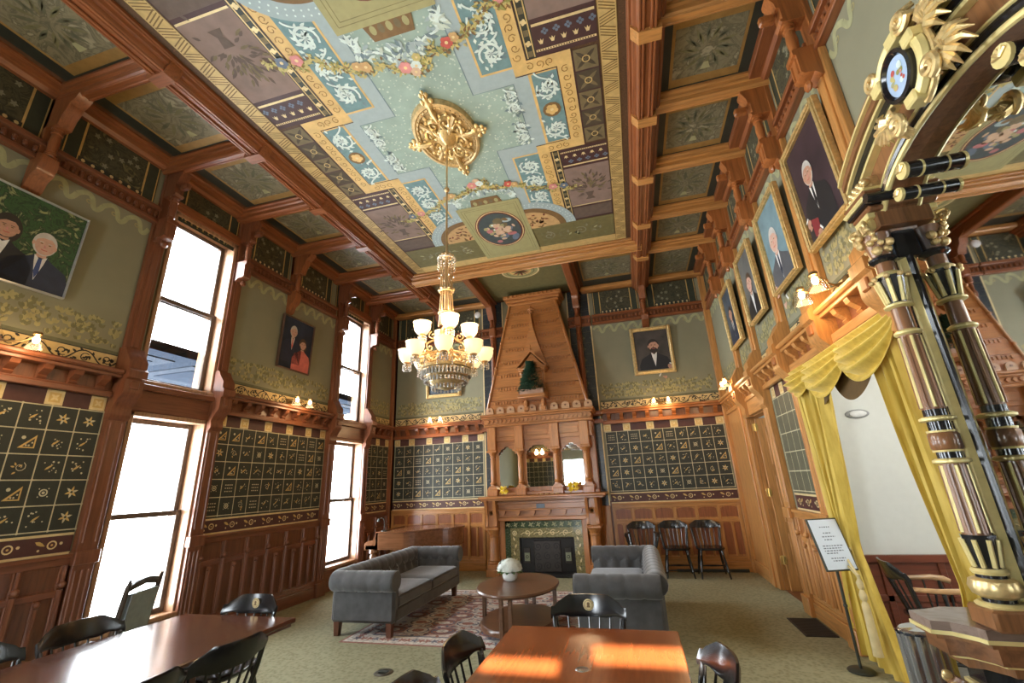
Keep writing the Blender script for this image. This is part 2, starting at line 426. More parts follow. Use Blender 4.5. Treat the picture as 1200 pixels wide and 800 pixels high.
def pilaster(mb, u, w, m, m2, z0=0, z1=5.6, low=True, dp=.075):
    """full height pilaster with a swelling console at the cornice and a colonnette under the beam"""
    h = w/2
    if low:
        wbox(mb, u-h, u+h, z0, 2.45, 0, dp, m); wbox(mb, u-h-.02, u+h+.02, z0, .2, 0, dp+.03, m)
        wbox(mb, u-h-.015, u+h+.015, 1.05, 1.17, 0, dp+.03, m)
        for x in (-.3, .3): mb.tube([(u+x*w, 1.24, dp), (u+x*w, 2.38, dp)], .012, m, 6)
        for x in (-.3, 0, .3): mb.tube([(u+x*w, .25, dp), (u+x*w, 1.0, dp)], .012, m, 6)
    prof = [(2.40,0),(2.40,dp),(2.44,dp+.03),(2.47,dp+.03),(2.52,dp+.02),(2.60,dp+.06),(2.66,dp+.11),(2.70,dp+.12),(2.82,dp+.12),(2.84,dp+.15),(2.92,dp+.15),(2.95,dp+.12),(3.02,dp+.12),(3.12,dp+.05),(3.18,dp+.02),(3.18,0)]
    mb.prism(prof, lambda a, b, t: (t, a, b), u-h*1.05, u+h*1.05, m)
    wbox(mb, u-.045, u+.045, 2.715, 2.805, dp+.11, dp+.14, m2, .01)
    wbox(mb, u-h*.92, u+h*.92, 3.1, 4.78, 0, dp*.75, m); wbox(mb, u-h*.4, u+h*.4, 3.2, 4.6, 0, dp, m)
    prof = [(4.50,0),(4.50,dp),(4.54,dp+.04),(4.545,dp+.11),(4.56,dp+.13),(4.74,dp+.13),(4.745,dp+.15),(4.79,dp+.15),(4.80,dp+.13),(4.80,0)]
    mb.prism(prof, lambda a, b, t: (t, a, b), u-h*.72, u+h*.72, m2)
    for q in (-.4, .4): mb.tube([(u+q*h, 4.58, dp+.13), (u+q*h, 4.72, dp+.13)], .012, m2, 6)
    mb.lathe([(0,.0),(.03,.0),(.045,.02),(.03,.04),(.0,.045)], (u, 4.47, dp+.06), m2, 10)
    colonnette(mb, u, dp+.09, 4.79, 5.12, m2)
    wbox(mb, u-h*.7, u+h*.7, 4.78, 5.5, 0, .05, m2)
    prof = [(5.12,0),(5.12,.22),(5.15,.235),(5.155,.21),(5.28,.21),(5.285,.235),(5.34,.24),(5.42,.28),(5.46,.28),(5.46,0)]
    mb.prism(prof, lambda a, b, t: (t, a, b), u-h*.62, u+h*.62, m2)
    wbox(mb, u-.03, u+.03, 5.2, 5.28, .24, .36, m2, .012)

# ================================================================ shell
carpet, nt, b_ = newmat('olive carpet')
v_ = pos(nt, (1,1,1)); f1 = noise(nt, v_, 60, 2); f2 = noise(nt, v_, 2.2, 3)
wv = nt.nodes.new('ShaderNodeTexVoronoi'); wv.inputs['Scale'].default_value = 26; nt.links.new(v_, wv.inputs['Vector'])
mx = nt.nodes.new('ShaderNodeMix'); mx.inputs[0].default_value = .45
nt.links.new(wv.outputs['Distance'], mx.inputs[2]); nt.links.new(f1, mx.inputs[3])
nt.links.new(ramp(nt, mx.outputs[0], [(.2,(.195,.185,.105)),(.6,(.315,.298,.185))]), b_.inputs['Base Color'])
b_.inputs['Roughness'].default_value = .95; b_.inputs['Specular IOR Level'].default_value = .15
bump(nt, b_, mx.outputs[0], .35, .01)
plaster = plain('white plaster', (.72,.74,.72), .85, var=.02)
hallfl = plain('grey hall carpet', (.30,.29,.25), .95, var=.08, s=40)

mb = MB(); mb.box(XL-.3, XR+.02, -3.3, YB+.3, -.12, 0, carpet); struct(mb.build('floor'))
mb = MB(); mb.box(XR+.02, 5.2, .5, YB+.3, -.12, -.004, hallfl); struct(mb.build('floor.001'))

WINS = [(3.53, 4.37), (6.99, 7.83), (.05, .89)]
LZ, UZ = (.40, 2.48), (2.88, 5.02)
# ---- left wall
mb = MB(); t0, t1 = XL-.3, XL
edges = sorted(WINS); y = -3.3
for a, b in edges:
    a -= .05; b += .05
    mb.box(t0, t1, y, a, 0, 5.75, sage)
    mb.box(t0, t1, a, b, 0, LZ[0]-.05, redsh_y); mb.box(t0, t1, a, b, LZ[1]+.05, UZ[0]-.05, redsh_y); mb.box(t0, t1, a, b, UZ[1]+.05, 5.75, red_y)
    y = b
mb.box(t0, t1, y, YB+.3, 0, 5.75, sage)
mb.T = TL
LBAYS = [(1.1, 3.25), (4.56, 6.72), (7.99, 8.86)]
for a, b in LBAYS:
    plain_wall(mb, a, b); grid_panel(mb, a, b); border(mb, a, b); squares_row(mb, a, b); frieze(mb, a, b); leaves(mb, a, b); wavy(mb, a, b)
for a, b in ((1.2, 2.15), (2.3, 3.23), (4.58, 5.45), (5.6, 6.55), (6.68, 7.64), (7.82, 8.8), (3.44, 4.4)): upper(mb, a, b)
struct(mb.build('wall_left'))
tn = [0]
def trim(mb):
    tn[0] += 1; return struct(mb.build('trim_%d' % tn[0]))
for a, b in LBAYS:
    mb = MB(TL); wainscot(mb, a, b, redsh_z, dkp, redsh_y, ribs=True); trim(mb)
    mb = MB(TL); cornice(mb, a, b, redsh_y, dkp); trim(mb)
for a, b in ((1.1, 3.3), (4.5, 6.7), (7.95, 8.9)):
    mb = MB(TL); railband(mb, a, b, redsh_y, dkp); trim(mb)
mb = MB(TL); crown(mb, 1.0, 8.99, red_y); trim(mb)
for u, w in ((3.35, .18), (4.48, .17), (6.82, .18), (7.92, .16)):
    mb = MB(TL); pilaster(mb, u, w, redsh_z, redsh_z); trim(mb)
for u in (2.2, 5.55, 6.62, 7.74)[:2]:
    mb = MB(TL); wbox(mb, u-.06, u+.06, 4.7, 5.5, 0, .05, red_z); colonnette(mb, u, .12, 4.79, 5.12, red_z)
    mb.prism([(4.42,0),(4.45,.04),(4.55,.07),(4.6,.13),(4.66,.15),(4.78,.15),(4.8,.1),(4.8,0)], lambda a, b, t: (t, a, b), u-.07, u+.07, red_z)
    mb.prism([(5.12,0),(5.12,.20),(5.24,.23),(5.29,.26),(5.36,.28),(5.40,.34),(5.46,.38),(5.46,0)], lambda a, b, t: (t, a, b), u-.06, u+.06, red_z); trim(mb)
mb = MB(TL); wbox(mb, 8.86, 8.99, 0, 5.5, 0, .09, red_z); wbox(mb, 8.84, 8.99, 0, .2, 0, .11, red_z); trim(mb)

# ---- windows
sashm = wood('window frame wood', (.11,.075,.055), 'z', .35); casem = wood('window casing wood', (.36,.20,.11), 'z', .35)
pane_m = glassy('window glass', (1,1,1), .05)
for i, (a, b) in enumerate(WINS):
    root = MB()
    for z0, z1 in (LZ, UZ):   # casing lining the reveal and the outer architrave
        root.box(XL-.3, XL+.03, a-.05, a, z0-.02, z1+.05, casem, .006); root.box(XL-.3, XL+.03, b, b+.05, z0-.02, z1+.05, casem, .006)
        root.box(XL-.3, XL+.03, a-.05, b+.05, z1, z1+.05, casem, .006); root.box(XL-.3, XL+.07, a-.06, b+.06, z0-.05, z0, casem, .01)
    root.box(XL, XL+.04, a-.06, b+.06, 2.53, 2.83, redsh_y, .01); root.box(XL, XL+.1, a-.06, b+.06, 2.76, 2.83, redsh_y, .01)
    root.box(XL, XL+.05, a-.06, b+.06, 5.07, 5.2, red_y, .01)
    r = struct(root.build('window_%d' % (i+1)))
    for z0, z1 in (LZ, UZ):
        zm = z0+(z1-z0)*(.50 if z0 < 1 else .495)
        for q, (p0, p1, x) in enumerate(((z0, zm+.03, XL-.12), (zm-.03, z1, XL-.17))):
            s = MB(); w = .055
            s.box(x-.02, x+.02, a, a+w, p0, p1, sashm, .004); s.box(x-.02, x+.02, b-w, b, p0, p1, sashm, .004)
            s.box(x-.02, x+.02, a+w, b-w, p0, p0+w, sashm, .004); s.box(x-.02, x+.02, a+w, b-w, p1-w, p1, sashm, .004)
            so = s.build('sash', r)
            g = MB(); g.box(x-.003, x+.003, a+w-.005, b-w+.005, p0+w-.005, p1-w+.005, pane_m); g.build('pane', so)
# porch roof seen through the upper sashes
mb = MB(); pr = plain('grey porch boards', (.013,.016,.022), .9, spec=0); pr2 = plain('pale porch panel', (.019,.022,.028), .9, spec=0)
mb.box(-7.2, XL-.31, -1.5, 9.2, 3.36, 3.48, pr)
for k in range(9):
    y0 = -1.2+k*1.15; mb.box(-6.9, -5.8, y0, y0+.9, 3.345, 3.36, pr2); mb.box(-6.7, -6.0, y0+.15, y0+.75, 3.335, 3.345, pr)
mb.box(-7.3, -7.2, -1.5, 9.2, 3.30, 3.56, pr)
tag(mb.build('porch_roof'), 'grey boarded porch roof outside the upper window sashes', 'porch roof')

# ---- back wall
mb = MB(); mb.box(XL-.3, XR+.3, YB, YB+.25, 0, 5.75, sage); mb.T = TB
BB = [(-5.13, -3.02), (-.50, 1.72)]
mb.rect(-5.2, 1.8, 0, 1.2, .002, dkp)
for a, b in BB:
    plain_wall(mb, a, b); grid_panel(mb, a+.02, b-.02); border(mb, a, b); squares_row(mb, a, b); frieze(mb, a, b); leaves(mb, a, b, 1.3); wavy(mb, a, b)
for a, b in ((-5.1, -4.05), (-3.85, -3.05), (-.45, .5), (.66, 1.66)): upper(mb, a, b)
# blue black tile strips beside the chimney breast
for a, b in ((-3.0, -2.5), (-1.02, -.53)):
    mb.rect(a, b, 0, 5.62, .004, bluetile)
    for x in (a+.01, b-.01): mb.rect(x-.012, x+.012, 1.1, 5.6, .008, goldp)
    for k in range(18):
        v = 1.2+k*.245
        mb.ring((a+b)/2, v+.1, .05, .065, .007, sage_dk, 12)
        for q in range(6): mb.leaf((a+b)/2, v+.1, .1, .03, q*PI/3, .006, sage_dk)
        mb.rect(a, b, v-.018, v-.012, .007, sage_dk)
struct(mb.build('wall_back'))
for a, b in BB:
    mb = MB(TB); wainscot(mb, a, b, oak_z, wood('panel cherry %.1f' % a, (.30,.10,.035), 'z'), oak_x); trim(mb)
    mb = MB(TB); cornice(mb, a, b, red_x if a < -3 else wood('cornice oak', (.38,.13,.035), 'x'), dkp); trim(mb)
    mb = MB(TB); railband(mb, a, b, red_x, dkp); trim(mb)
    mb = MB(TB); crown(mb, a, b, red_x, 5.5); trim(mb)
for u in (-3.95, .58):
    mb = MB(TB); colonnette(mb, u, .15, 4.78, 5.15, red_z); wbox(mb, u-.06, u+.06, 4.7, 5.6, 0, .05, red_z)
    mb.prism([(4.55,0),(4.58,.05),(4.64,.1),(4.68,.17),(4.78,.19),(4.8,0)], lambda a, b, t: (t, a, b), u-.07, u+.07, red_z)
    mb.prism([(5.12,0),(5.12,.25),(5.22,.27),(5.28,.34),(5.36,.36),(5.42,.5),(5.46,.55),(5.46,0)], lambda a, b, t: (t, a, b), u-.065, u+.065, red_z); trim(mb)
for a, b in ((-5.22, -5.13), (1.72, 1.84)):
    mb = MB(TB); wbox(mb, a, b, 0, 5.5, 0, .09, oak_z if a > 0 else red_z); wbox(mb, a-.01, b, 0, .2, 0, .11, oak_z); trim(mb)
# tall posts flanking the chimney piece, from the tiles up to the cross beams
for u in (-2.72, -.80):
    mb = MB(TB); wbox(mb, u-.055, u+.055, 0, 5.4, 0, .10, red_z)
    wbox(mb, u-.075, u+.075, 2.7, 2.92, 0, .2, red_z, .02); wbox(mb, u-.075, u+.075, 4.74, 4.96, 0, .15, red_z, .02)
    colonnette(mb, u, .13, 2.95, 4.7, red_z); colonnette(mb, u, .17, 4.95, 5.2, red_z)
    mb.prism([(5.12,0),(5.12,.22),(5.2,.25),(5.28,.34),(5.36,.36),(5.42,.5),(5.46,.55),(5.46,0)], lambda a, b, t: (t, a, b), u-.065, u+.065, red_z); trim(mb)
    for s0, s1 in ((u-.25, u-.06), (u+.06, u+.26)):
        pass
mb = MB(TB)
for a, b in ((-3.0, -2.5), (-1.02, -.53)): railband(mb, a, b, red_x, dkp); wbox(mb, a-.02, b+.04, 2.66, 2.74, 0, .12, red_x); wbox(mb, a-.02, b+.04, 2.80, 2.9, 0, .18, red_x, .02); wbox(mb, a, b, .0, 1.12, 0, .05, oak_z)
trim(mb)
# heat register along the foot of the back wall
mb = MB(TB); wbox(mb, .5, 1.66, .0, .05, .06, .075, ink, .004)
tag(mb.build('floor_register'), 'long black heat register at the foot of the wall behind the chairs', 'vent')

# ---- right wall: openings for the curtained archway and the door
OP = (3.30, 5.20, 2.62); DR = (6.62, 7.66, 2.42)
t0, t1 = XR, XR+.12
mb = MB()
mb.box(t0, t1, -3.3, OP[0], 0, 5.75, sage); mb.box(t0, t1, OP[0], OP[1], OP[2], 5.75, sage)
mb.box(t0, t1, OP[1], DR[0], 0, 5.75, sage); mb.box(t0, t1, DR[0], DR[1], DR[2], 5.75, sage); mb.box(t0, t1, DR[1], YB+.25, 0, 5.75, sage)
mb.T = TR
RP = [3.20, 4.20, 5.30, 6.47, 7.50]
bays = [(.9, 3.10), (3.30, 4.10), (4.30, 5.20), (5.40, 6.37), (6.57, 7.42), (7.58, 8.9)]
for a, b in bays:
    plain_wall(mb, a, b)
    if a > 1: leaves(mb, a, b)
    frieze(mb, a, b); wavy(mb, a, b)
for a, b in bays: upper(mb, a, b)
mb.rect(.9, 3.1, 1.1, 3.0, .003, sage)
gp = (5.50, 6.30); grid_panel(mb, *gp, mot=False, bg=olivet); border(mb, *gp); squares_row(mb, *gp)
struct(mb.build('wall_right'))
mb = MB(TR); wainscot(mb, 5.42, 6.36, oak_z, wood('right panel oak', (.34,.125,.035), 'z'), oak_y, ribs=True); trim(mb)
for a, b in ((2.99, 3.12), (3.28, 5.22), (5.40, 6.40), (6.55, 8.9)):
    mb = MB(TR); cornice(mb, a, b, oak_y, red_y); trim(mb)
for a, b in bays:
    mb = MB(TR); railband(mb, a-.05, b+.05, red_y, dkp); trim(mb)
mb = MB(TR); crown(mb, .9, 8.99, red_y); wbox(mb, .9, 8.99, 5.52, 5.62, 0, .19, red_y); trim(mb)
for u, low in zip(RP, (0, 0, 1, 1, 0)):
    mb = MB(TR); pilaster(mb, u, .2, oak_z, wood('bracket oak %.2f' % u, (.36,.12,.032), 'z'), low=bool(low)); trim(mb)
mb = MB(TR)   # architrave round the archway and the tall boards to the corner
wbox(mb, OP[1]-.02, OP[1]+.1, 0, OP[2], 0, .06, oak_z); wbox(mb, OP[0]-.1, OP[0]+.02, 0, OP[2], 0, .06, oak_z); wbox(mb, OP[0]-.1, OP[1]+.1, OP[2]-.02, OP[2]+.06, 0, .1, oak_y); trim(mb)
mb = MB(TR)
wbox(mb, DR[1], DR[1]+.16, 0, 2.63, 0, .06, oak_z); wbox(mb, DR[1]+.16, DR[1]+.34, 0, 2.63, 0, .085, oak_z); wbox(mb, DR[1]+.34, 8.92, 0, 2.63, 0, .05, oak_z)
wbox(mb, DR[1]+.4, 8.9, 0, .2, 0, .08, oak_y); wbox(mb, DR[0]-.1, DR[0], 0, 2.5, 0, .06, oak_z); wbox(mb, DR[0]-.1, DR[1]+.1, DR[2], 2.63, 0, .06, oak_y); trim(mb)
for lo, hi in ((OP[0], OP[0]+.02), (OP[1]-.02, OP[1])):
    mb = MB(); mb.box(XR, XR+.125, lo, hi, 0, OP[2], oak_z); trim(mb)
mb = MB(); mb.box(XR-.04, XR+.27, OP[0], OP[1], 0, .012, oak_y, .004); trim(mb)
mb = MB(); mb.box(XR, XR+.27, DR[0], DR[1], 0, .010, dkp, .003); trim(mb)
# door standing open into the passage, hinged on the far jamb
brass = plain('brass', (.75,.52,.18), .3, .9)
mb = MB(); mb.box(XR, XR+.125, DR[1]-.015, DR[1], 0, DR[2], oak_z); mb.box(XR, XR+.125, DR[0], DR[0]+.015, 0, DR[2], oak_z); mb.box(XR, XR+.125, DR[0], DR[1], DR[2]-.015, DR[2], oak_y); trim(mb)
mb = MB(); y = DR[1]-.06
mb.box(XR+.05, XR+1.0, y-.04, y, .01, 2.39, oak_z, .004)
for (a, b) in ((.16, .46), (.56, .88)):
    for z0, z1 in ((.2, .75), (.9, 1.55), (1.7, 2.25)):
        mb.box(XR+a, XR+b, y-.05, y-.038, z0, z1, oak_z, .008)
d = struct(mb.build('door_1'))
for z in (.35, 1.25, 2.2):
    h = MB(); h.box(XR-.005, XR+.07, y-.05, y-.04, z, z+.11, brass, .004); h.tube([(XR+.03, y-.055, z-.005), (XR+.03, y-.055, z+.115)], .012, brass, 8); h.build('hinge', d)
# rooms beyond the archway and the door
mb = MB(); mb.box(XR+.11, 4.8, 5.55, 5.68, .0, 3.4, plaster); struct(mb.build('wall_alcove'))
mb = MB(); mb.box(4.6, 4.75, .8, 9.1, 0, 3.4, plaster); struct(mb.build('wall_alcove_side'))
mb = MB(); mb.box(XR+.11, 4.8, .7, .85, 0, 3.4, plaster); struct(mb.build('wall_alcove_front'))
mb = MB(); mb.box(XR+.11, 4.8, .7, 9.2, 3.4, 3.5, plaster); struct(mb.build('ceiling.001'))
mb = MB(); mb.box(XR+.11, 4.8, YB, YB+.15, 0, 3.4, plaster); struct(mb.build('wall_passage'))
chy = wood('alcove mahogany', (.17,.040,.018), 'x', .35)
mb = MB(); Ta = lambda u, v, d: (u, 5.55-d, v); mb.T = Ta
wbox(mb, XR+.12, 4.6, 0, .76, 0, .02, chy); wbox(mb, XR+.12, 4.6, .70, .77, 0, .05, chy); wbox(mb, XR+.12, 4.6, 0, .14, 0, .04, chy); wbox(mb, XR+.12, 4.6, .36, .42, 0, .035, chy)
for k in range(6): wbox(mb, 2.2+k*.48, 2.26+k*.48, .1, .72, 0, .035, chy)
trim(mb)
# ---- rear wall with one window and two slots added to shape the sun patches
mb = MB(); y0, y1 = -3.25, -3.0
def holes(mb, H):
    xs = sorted({XL-.3, XR+.25} | {h[0] for h in H} | {h[1] for h in H}); zs = sorted({0, 5.75} | {h[2] for h in H} | {h[3] for h in H})
    for i in range(len(xs)-1):
        for j in range(len(zs)-1):
            cx, cz = (xs[i]+xs[i+1])/2, (zs[j]+zs[j+1])/2
            if not any(h[0] < cx < h[1] and h[2] < cz < h[3] for h in H): mb.box(xs[i], xs[i+1], y0, y1, zs[j], zs[j+1], sage)
SUN = (-.12, 1.0, -.45)
def hole_for(xa, xb, ya, yb):
    k = .75; return (xa+.12*((ya+yb)/2+3.1), xb+.12*((ya+yb)/2+3.1), k+.45*(ya+3.1), k+.45*(yb+3.1))
REAR = [(-3.08, -2.20, .40, 2.48), (-1.0, -.999, 5.3, 5.301), (-4.95, -4.949, 5.3, 5.301), hole_for(-.88, -.46, 2.26, 2.68), hole_for(-.34, .22, 2.42, 2.92)]
holes(mb, REAR)
TW = lambda u, v, d: (u, -3.0+d, v)
mb.T = TW
for a, b in ((-5.1, -3.2), (-2.08, -1.42)): grid_panel(mb, a, b, mot=False); border(mb, a, b); squares_row(mb, a, b)
frieze(mb, -5.1, 1.6); struct(mb.build('wall_front'))
mb = MB(TW); wainscot(mb, -5.1, -3.2, red_z, dkp, red_x); cornice(mb, -5.1, -3.15, red_x, dkp); trim(mb)
# ================================================================ ceiling
CX, CY = -1.62, 3.80
turq = plain('turquoise field', (.30,.41,.36), .7, var=.12, s=5); turqd = plain('turquoise dots', (.52,.61,.53), .7)
bluegrey = plain('blue grey band', (.34,.43,.445), .7, var=.05); teal = plain('teal panel', (.15,.27,.285), .65)
scrollw = plain('white scroll paint', (.62,.74,.70), .6); scrolls = plain('scroll shade paint', (.15,.22,.25), .6)
ochre = plain('ochre band', (.66,.45,.17), .55, var=.15, s=8); ochred = plain('ochre tracery', (.28,.15,.04), .55)
mauve = plain('mauve panel', (.235,.165,.135), .7, var=.14, s=6); mauved = plain('mauve shadow flowers', (.12,.085,.065), .7)
plum = plain('plum band', (.060,.026,.026), .55); slate = plain('slate blue flowers', (.13,.17,.23), .6)
taupe = plain('taupe square', (.16,.125,.06), .65); taupd = plain('umber square', (.065,.048,.028), .65)
chev = plain('chevron gold', (.60,.44,.18), .45, .2); chevd = plain('chevron brown', (.20,.125,.04), .5)
bordr = foliage_mat('brown border', (.06,.028,.012), (.10,.05,.02), (.14,.07,.03), 14)
olivec = plain('olive ceiling panel', (.155,.135,.05), .65); olivel = plain('light olive panel', (.35,.33,.15), .65, var=.06); olived = plain('olive line', (.20,.18,.075), .65)
brownc = plain('umber arch', (.19,.11,.04), .65); peach = plain('peach lunette', (.52,.33,.14), .65)
rose_r = plain('rose red', (.50,.09,.07), .6); rose_p = plain('rose pink', (.62,.25,.24), .6); leafy = plain('garland green', (.28,.27,.075), .6); leafy2 = plain('garland straw', (.50,.43,.16), .6)
dusk = plain('dusk sky paint', (.055,.075,.075), .6); skin_p = plain('painted figures', (.60,.42,.28), .6); redln = plain('oxblood line', (.16,.03,.02), .5); pinkc = plain('painted drapery', (.45,.17,.17), .6)
TC = lambda u, v, d: (u, v, ZC-d)

mb = MB()
mb.box(XL-.3, XR+.3, -3.3, YB+.3, ZA, ZA+.2, plain('ceiling board', (.12,.05,.02), .7))
mb.box(CX-2.12, CX+2.16, .5, 6.95, ZC, ZA, bordr)
mb.T = TC
def Q(pts, su, sv): return [(CX+su*u, CY+sv*v) for u, v in pts]
def qrect(u0, u1, v0, v1, d, m, su, sv): mb.poly(Q([(u0,v0),(u1,v0),(u1,v1),(u0,v1)], su, sv), d, m)
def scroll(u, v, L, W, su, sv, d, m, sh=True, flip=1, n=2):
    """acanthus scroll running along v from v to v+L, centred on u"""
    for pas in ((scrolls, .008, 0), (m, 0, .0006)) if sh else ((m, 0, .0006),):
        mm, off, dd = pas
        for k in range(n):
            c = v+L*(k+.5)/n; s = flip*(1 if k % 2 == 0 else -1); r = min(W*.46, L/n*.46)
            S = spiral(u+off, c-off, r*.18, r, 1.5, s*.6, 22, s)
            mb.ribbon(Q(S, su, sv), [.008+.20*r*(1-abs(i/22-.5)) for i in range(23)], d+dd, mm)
            for a in range(7):
                t = a/7*6.28; mb.poly(Q([(u+off+r*.42*math.cos(t-.25), c-off+r*.42*math.sin(t-.25)), (u+off+r*.62*math.cos(t), c-off+r*.62*math.sin(t)), (u+off+r*.42*math.cos(t+.25), c-off+r*.42*math.sin(t+.25)), (u+off, c-off)], su, sv), d+dd+.0002, mm)
            for q in range(9):
                t = s*.6+s*9.4*(.35+.065*q); rr = r*(.45+.06*q); t2 = t+.9*s; a_ = math.atan2(sv*math.sin(t2), su*math.cos(t2)); mb.leaf(CX+su*(u+off+rr*math.cos(t)), CY+sv*(c-off+rr*math.sin(t)), r*.5, r*.22, a_, d+dd+.0003, mm)
            e = bez((u+off-s*r*.9, c), (u+off-s*r*1.0, c+L/n*.3), (u+off+s*r*.6, c+L/n*.3), (u+off+s*r*.9, c+L/n*.6), 10)
            mb.ribbon(Q(e, su, sv), .018, d+dd+.0004, mm)
            for q in range(9):
                t = random.random()*6.28; x, y = u+random.uniform(-.45,.45)*W, c+random.uniform(-.5,.5)*L/n
                mb.poly(Q([(x, y), (x+.035*math.cos(t-.5), y+.035*math.sin(t-.5)), (x+.06*math.cos(t), y+.06*math.sin(t)), (x+.035*math.cos(t+.5), y+.035*math.sin(t+.5))], su, sv), d+dd, mm)
def flower(x, y, r, d, m, n=5, m2=None):
    for k in range(n):
        a = 6.283*k/n+.4; mb.disc(x+r*.55*math.cos(a), y+r*.55*math.sin(a), r*.5, d+.0001*k, m, 7)
    mb.disc(x, y, r*.3, d+.001, m2 or goldp, 6)
def garland(pts, w, d):
    for i in range(len(pts)-1):
        a, b = pts[i], pts[i+1]; L = math.hypot(b[0]-a[0], b[1]-a[1]); n = int(L/.0055)
        for k in range(n):
            t = k/n; x, y = a[0]+(b[0]-a[0])*t+random.uniform(-w, w), a[1]+(b[1]-a[1])*t+random.uniform(-w, w)+.06*math.sin(PI*t)
            mb.leaf(x, y, random.uniform(.03,.07), .022, random.random()*6.28, d+random.random()*.002, random.choice([leafy, leafy2, leafy2, brownc]))
D = .001
mb.rect(CX-1.0, CX+1.0, CY-1.75, CY+1.75, D, turq)
for i in range(1500):
    x, y = random.uniform(-.92,.92), random.uniform(-1.45,1.45)
    if abs(x) > .47 and abs(y) > .44: continue
    mb.disc(CX+x, CY+y, random.uniform(.006,.013), D+.0006, turqd, 5)
for su in (1, -1):
    for sv in (1, -1):
        qrect(.46, .63, .60, 1.75, D+.001, bluegrey, su, sv); qrect(.46, 1.06, .43, .60, D+.001, bluegrey, su, sv); qrect(.90, 1.06, 0, .43, D+.001, bluegrey, su, sv)
        mb.ribbon(Q([(.455,1.6),(.455,.425),(.895,.425),(.895,0)], su, sv), .012, D+.002, scrolls)
        qrect(.60, .94, .60, 1.72, D+.003, ochre, su, sv); qrect(.622, .935, .622, 1.72, D+.004, teal, su, sv)
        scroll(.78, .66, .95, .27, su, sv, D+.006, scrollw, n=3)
        # ochre running band
        qrect(.935, 1.51, .50, .645, D+.0025, ochre, su, sv); qrect(1.36, 1.51, 0, .50, D+.0025, ochre, su, sv)
        qrect(.935, 1.08, .645, 2.15, D+.0025, ochre, su, sv)
        path = [(1.435,0.05+.1*k) for k in range(5)]+[(1.3-.1*k,.575) for k in range(3)]+[(1.008,.7+.1*k) for k in range(13)]
        for j, (a, b) in enumerate(path):
            mb.ribbon(Q(spiral(a, b, .012, .045, 1.1, j*2, 9, 1 if j % 2 else -1), su, sv), .009, D+.0045, ochred)
        for P in ([(1.355,0),(1.355,.495),(.935,.495)], [(1.515,0),(1.515,.648),(1.085,.648),(1.085,2.1)]): mb.ribbon(Q(P, su, sv), .010, D+.005, plum)
        # blue panels beside the long sides
        qrect(1.06, 1.36, 0, .49, D+.003, ochre, su, sv); qrect(1.09, 1.35, 0, .475, D+.004, teal, su, sv)
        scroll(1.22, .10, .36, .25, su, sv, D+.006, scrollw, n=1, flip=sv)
        if sv > 0: mb.disc(CX+su*1.22, CY, .10, D+.008, brownc, 12); flower(CX+su*1.22, CY, .07, D+.009, ochre)
        # scrolled edge inside the field
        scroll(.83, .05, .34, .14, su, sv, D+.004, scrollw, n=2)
        # squares with crosses
        qrect(1.515, 1.77, 0, .62, D+.002, plum, su, sv)
        for k in range(-2, 3):
            if k*sv < 0: continue
            c = abs(k)*.25; m_, n_ = (taupe, taupd) if k % 2 == 0 else (taupd, taupe)
            lo = max(0, c-.117); qrect(1.53, 1.76, lo, c+.117, D+.004, m_, su, sv)
            if k == 0 and sv < 0: continue
            for q in range(4): mb.leaf(CX+su*1.645, CY+sv*c, .13, .04, q*PI/2+PI/4, D+.0055, n_)
            mb.ring(CX+su*1.645, CY+sv*c, .03, .04, D+.006, chev, 10)
        # plum band with tulips
        qrect(1.19, 1.775, .65, 1.02, D+.002, plum, su, sv)
        qrect(1.20, 1.765, .95, .975, D+.004, goldp, su, sv); qrect(1.20, 1.765, .70, .722, D+.004, goldp, su, sv)
        for k in range(22): qrect(1.21+k*.025, 1.22+k*.025, .704, .718, D+.005, plum, su, sv)
        for k in range(5):
            x = 1.26+k*.108
            mb.poly(Q([(x-.028,.82),(x-.01,.80),(x,.825),(x+.01,.80),(x+.028,.82),(x+.012,.77),(x-.012,.77)], su, sv), D+.004, goldp)
            for q in range(4): mb.disc(CX+su*(x+.05+.02*math.cos(q*1.57)), CY+sv*(.885+.02*math.sin(q*1.57)), .015, D+.004, slate, 6)
        # mauve panel with shadowy vase of leaves
        qrect(1.19, 1.775, 1.02, 1.87, D+.002, mauve, su, sv); qrect(1.19, 1.775, 1.87, 2.24, D+.002, plum, su, sv); qrect(1.20, 1.765, 1.86, 1.88, D+.004, goldp, su, sv)
        qrect(1.20, 1.765, 1.92, 2.2, D+.003, mauved, su, sv)
        for k in range(70):
            a = random.gauss(0, .9); r = random.uniform(.06, .30); x, y = 1.48+r*math.sin(a)*.9, 1.58-r*math.cos(a)*1.25
            t = math.atan2(sv*(-math.cos(a)), su*math.sin(a)); mb.leaf(CX+su*x, CY+sv*y, random.uniform(.06,.13), .03, t+random.uniform(-.5,.5), D+.004+.001*random.random(), mauved if k % 3 else taupe)
        mb.poly(Q([(1.42,1.58),(1.54,1.58),(1.51,1.68),(1.55,1.75),(1.41,1.75),(1.45,1.68)], su, sv), D+.006, mauved)
        # dark column with motifs
        qrect(1.085, 1.19, .65, 2.26, D+.002, ink, su, sv)
        qrect(1.10, 1.112, .66, 2.2, D+.003, chev, su, sv); qrect(1.168, 1.18, .66, 2.2, D+.003, chev, su, sv)
        for k in range(13):
            y = .70+k*.105
            if k % 2: flower(CX+su*1.14, CY+sv*y, .030, D+.004, goldp, 4)
            else: qrect(1.117, 1.163, y-.03, y+.03, D+.004, taupe, su, sv)
        # chevron strip and brown border
        qrect(1.785, 1.955, 0, 2.86, D+.002, chev, su, sv); qrect(0, 1.955, 2.86, 3.06, D+.0019, chev, su, sv)
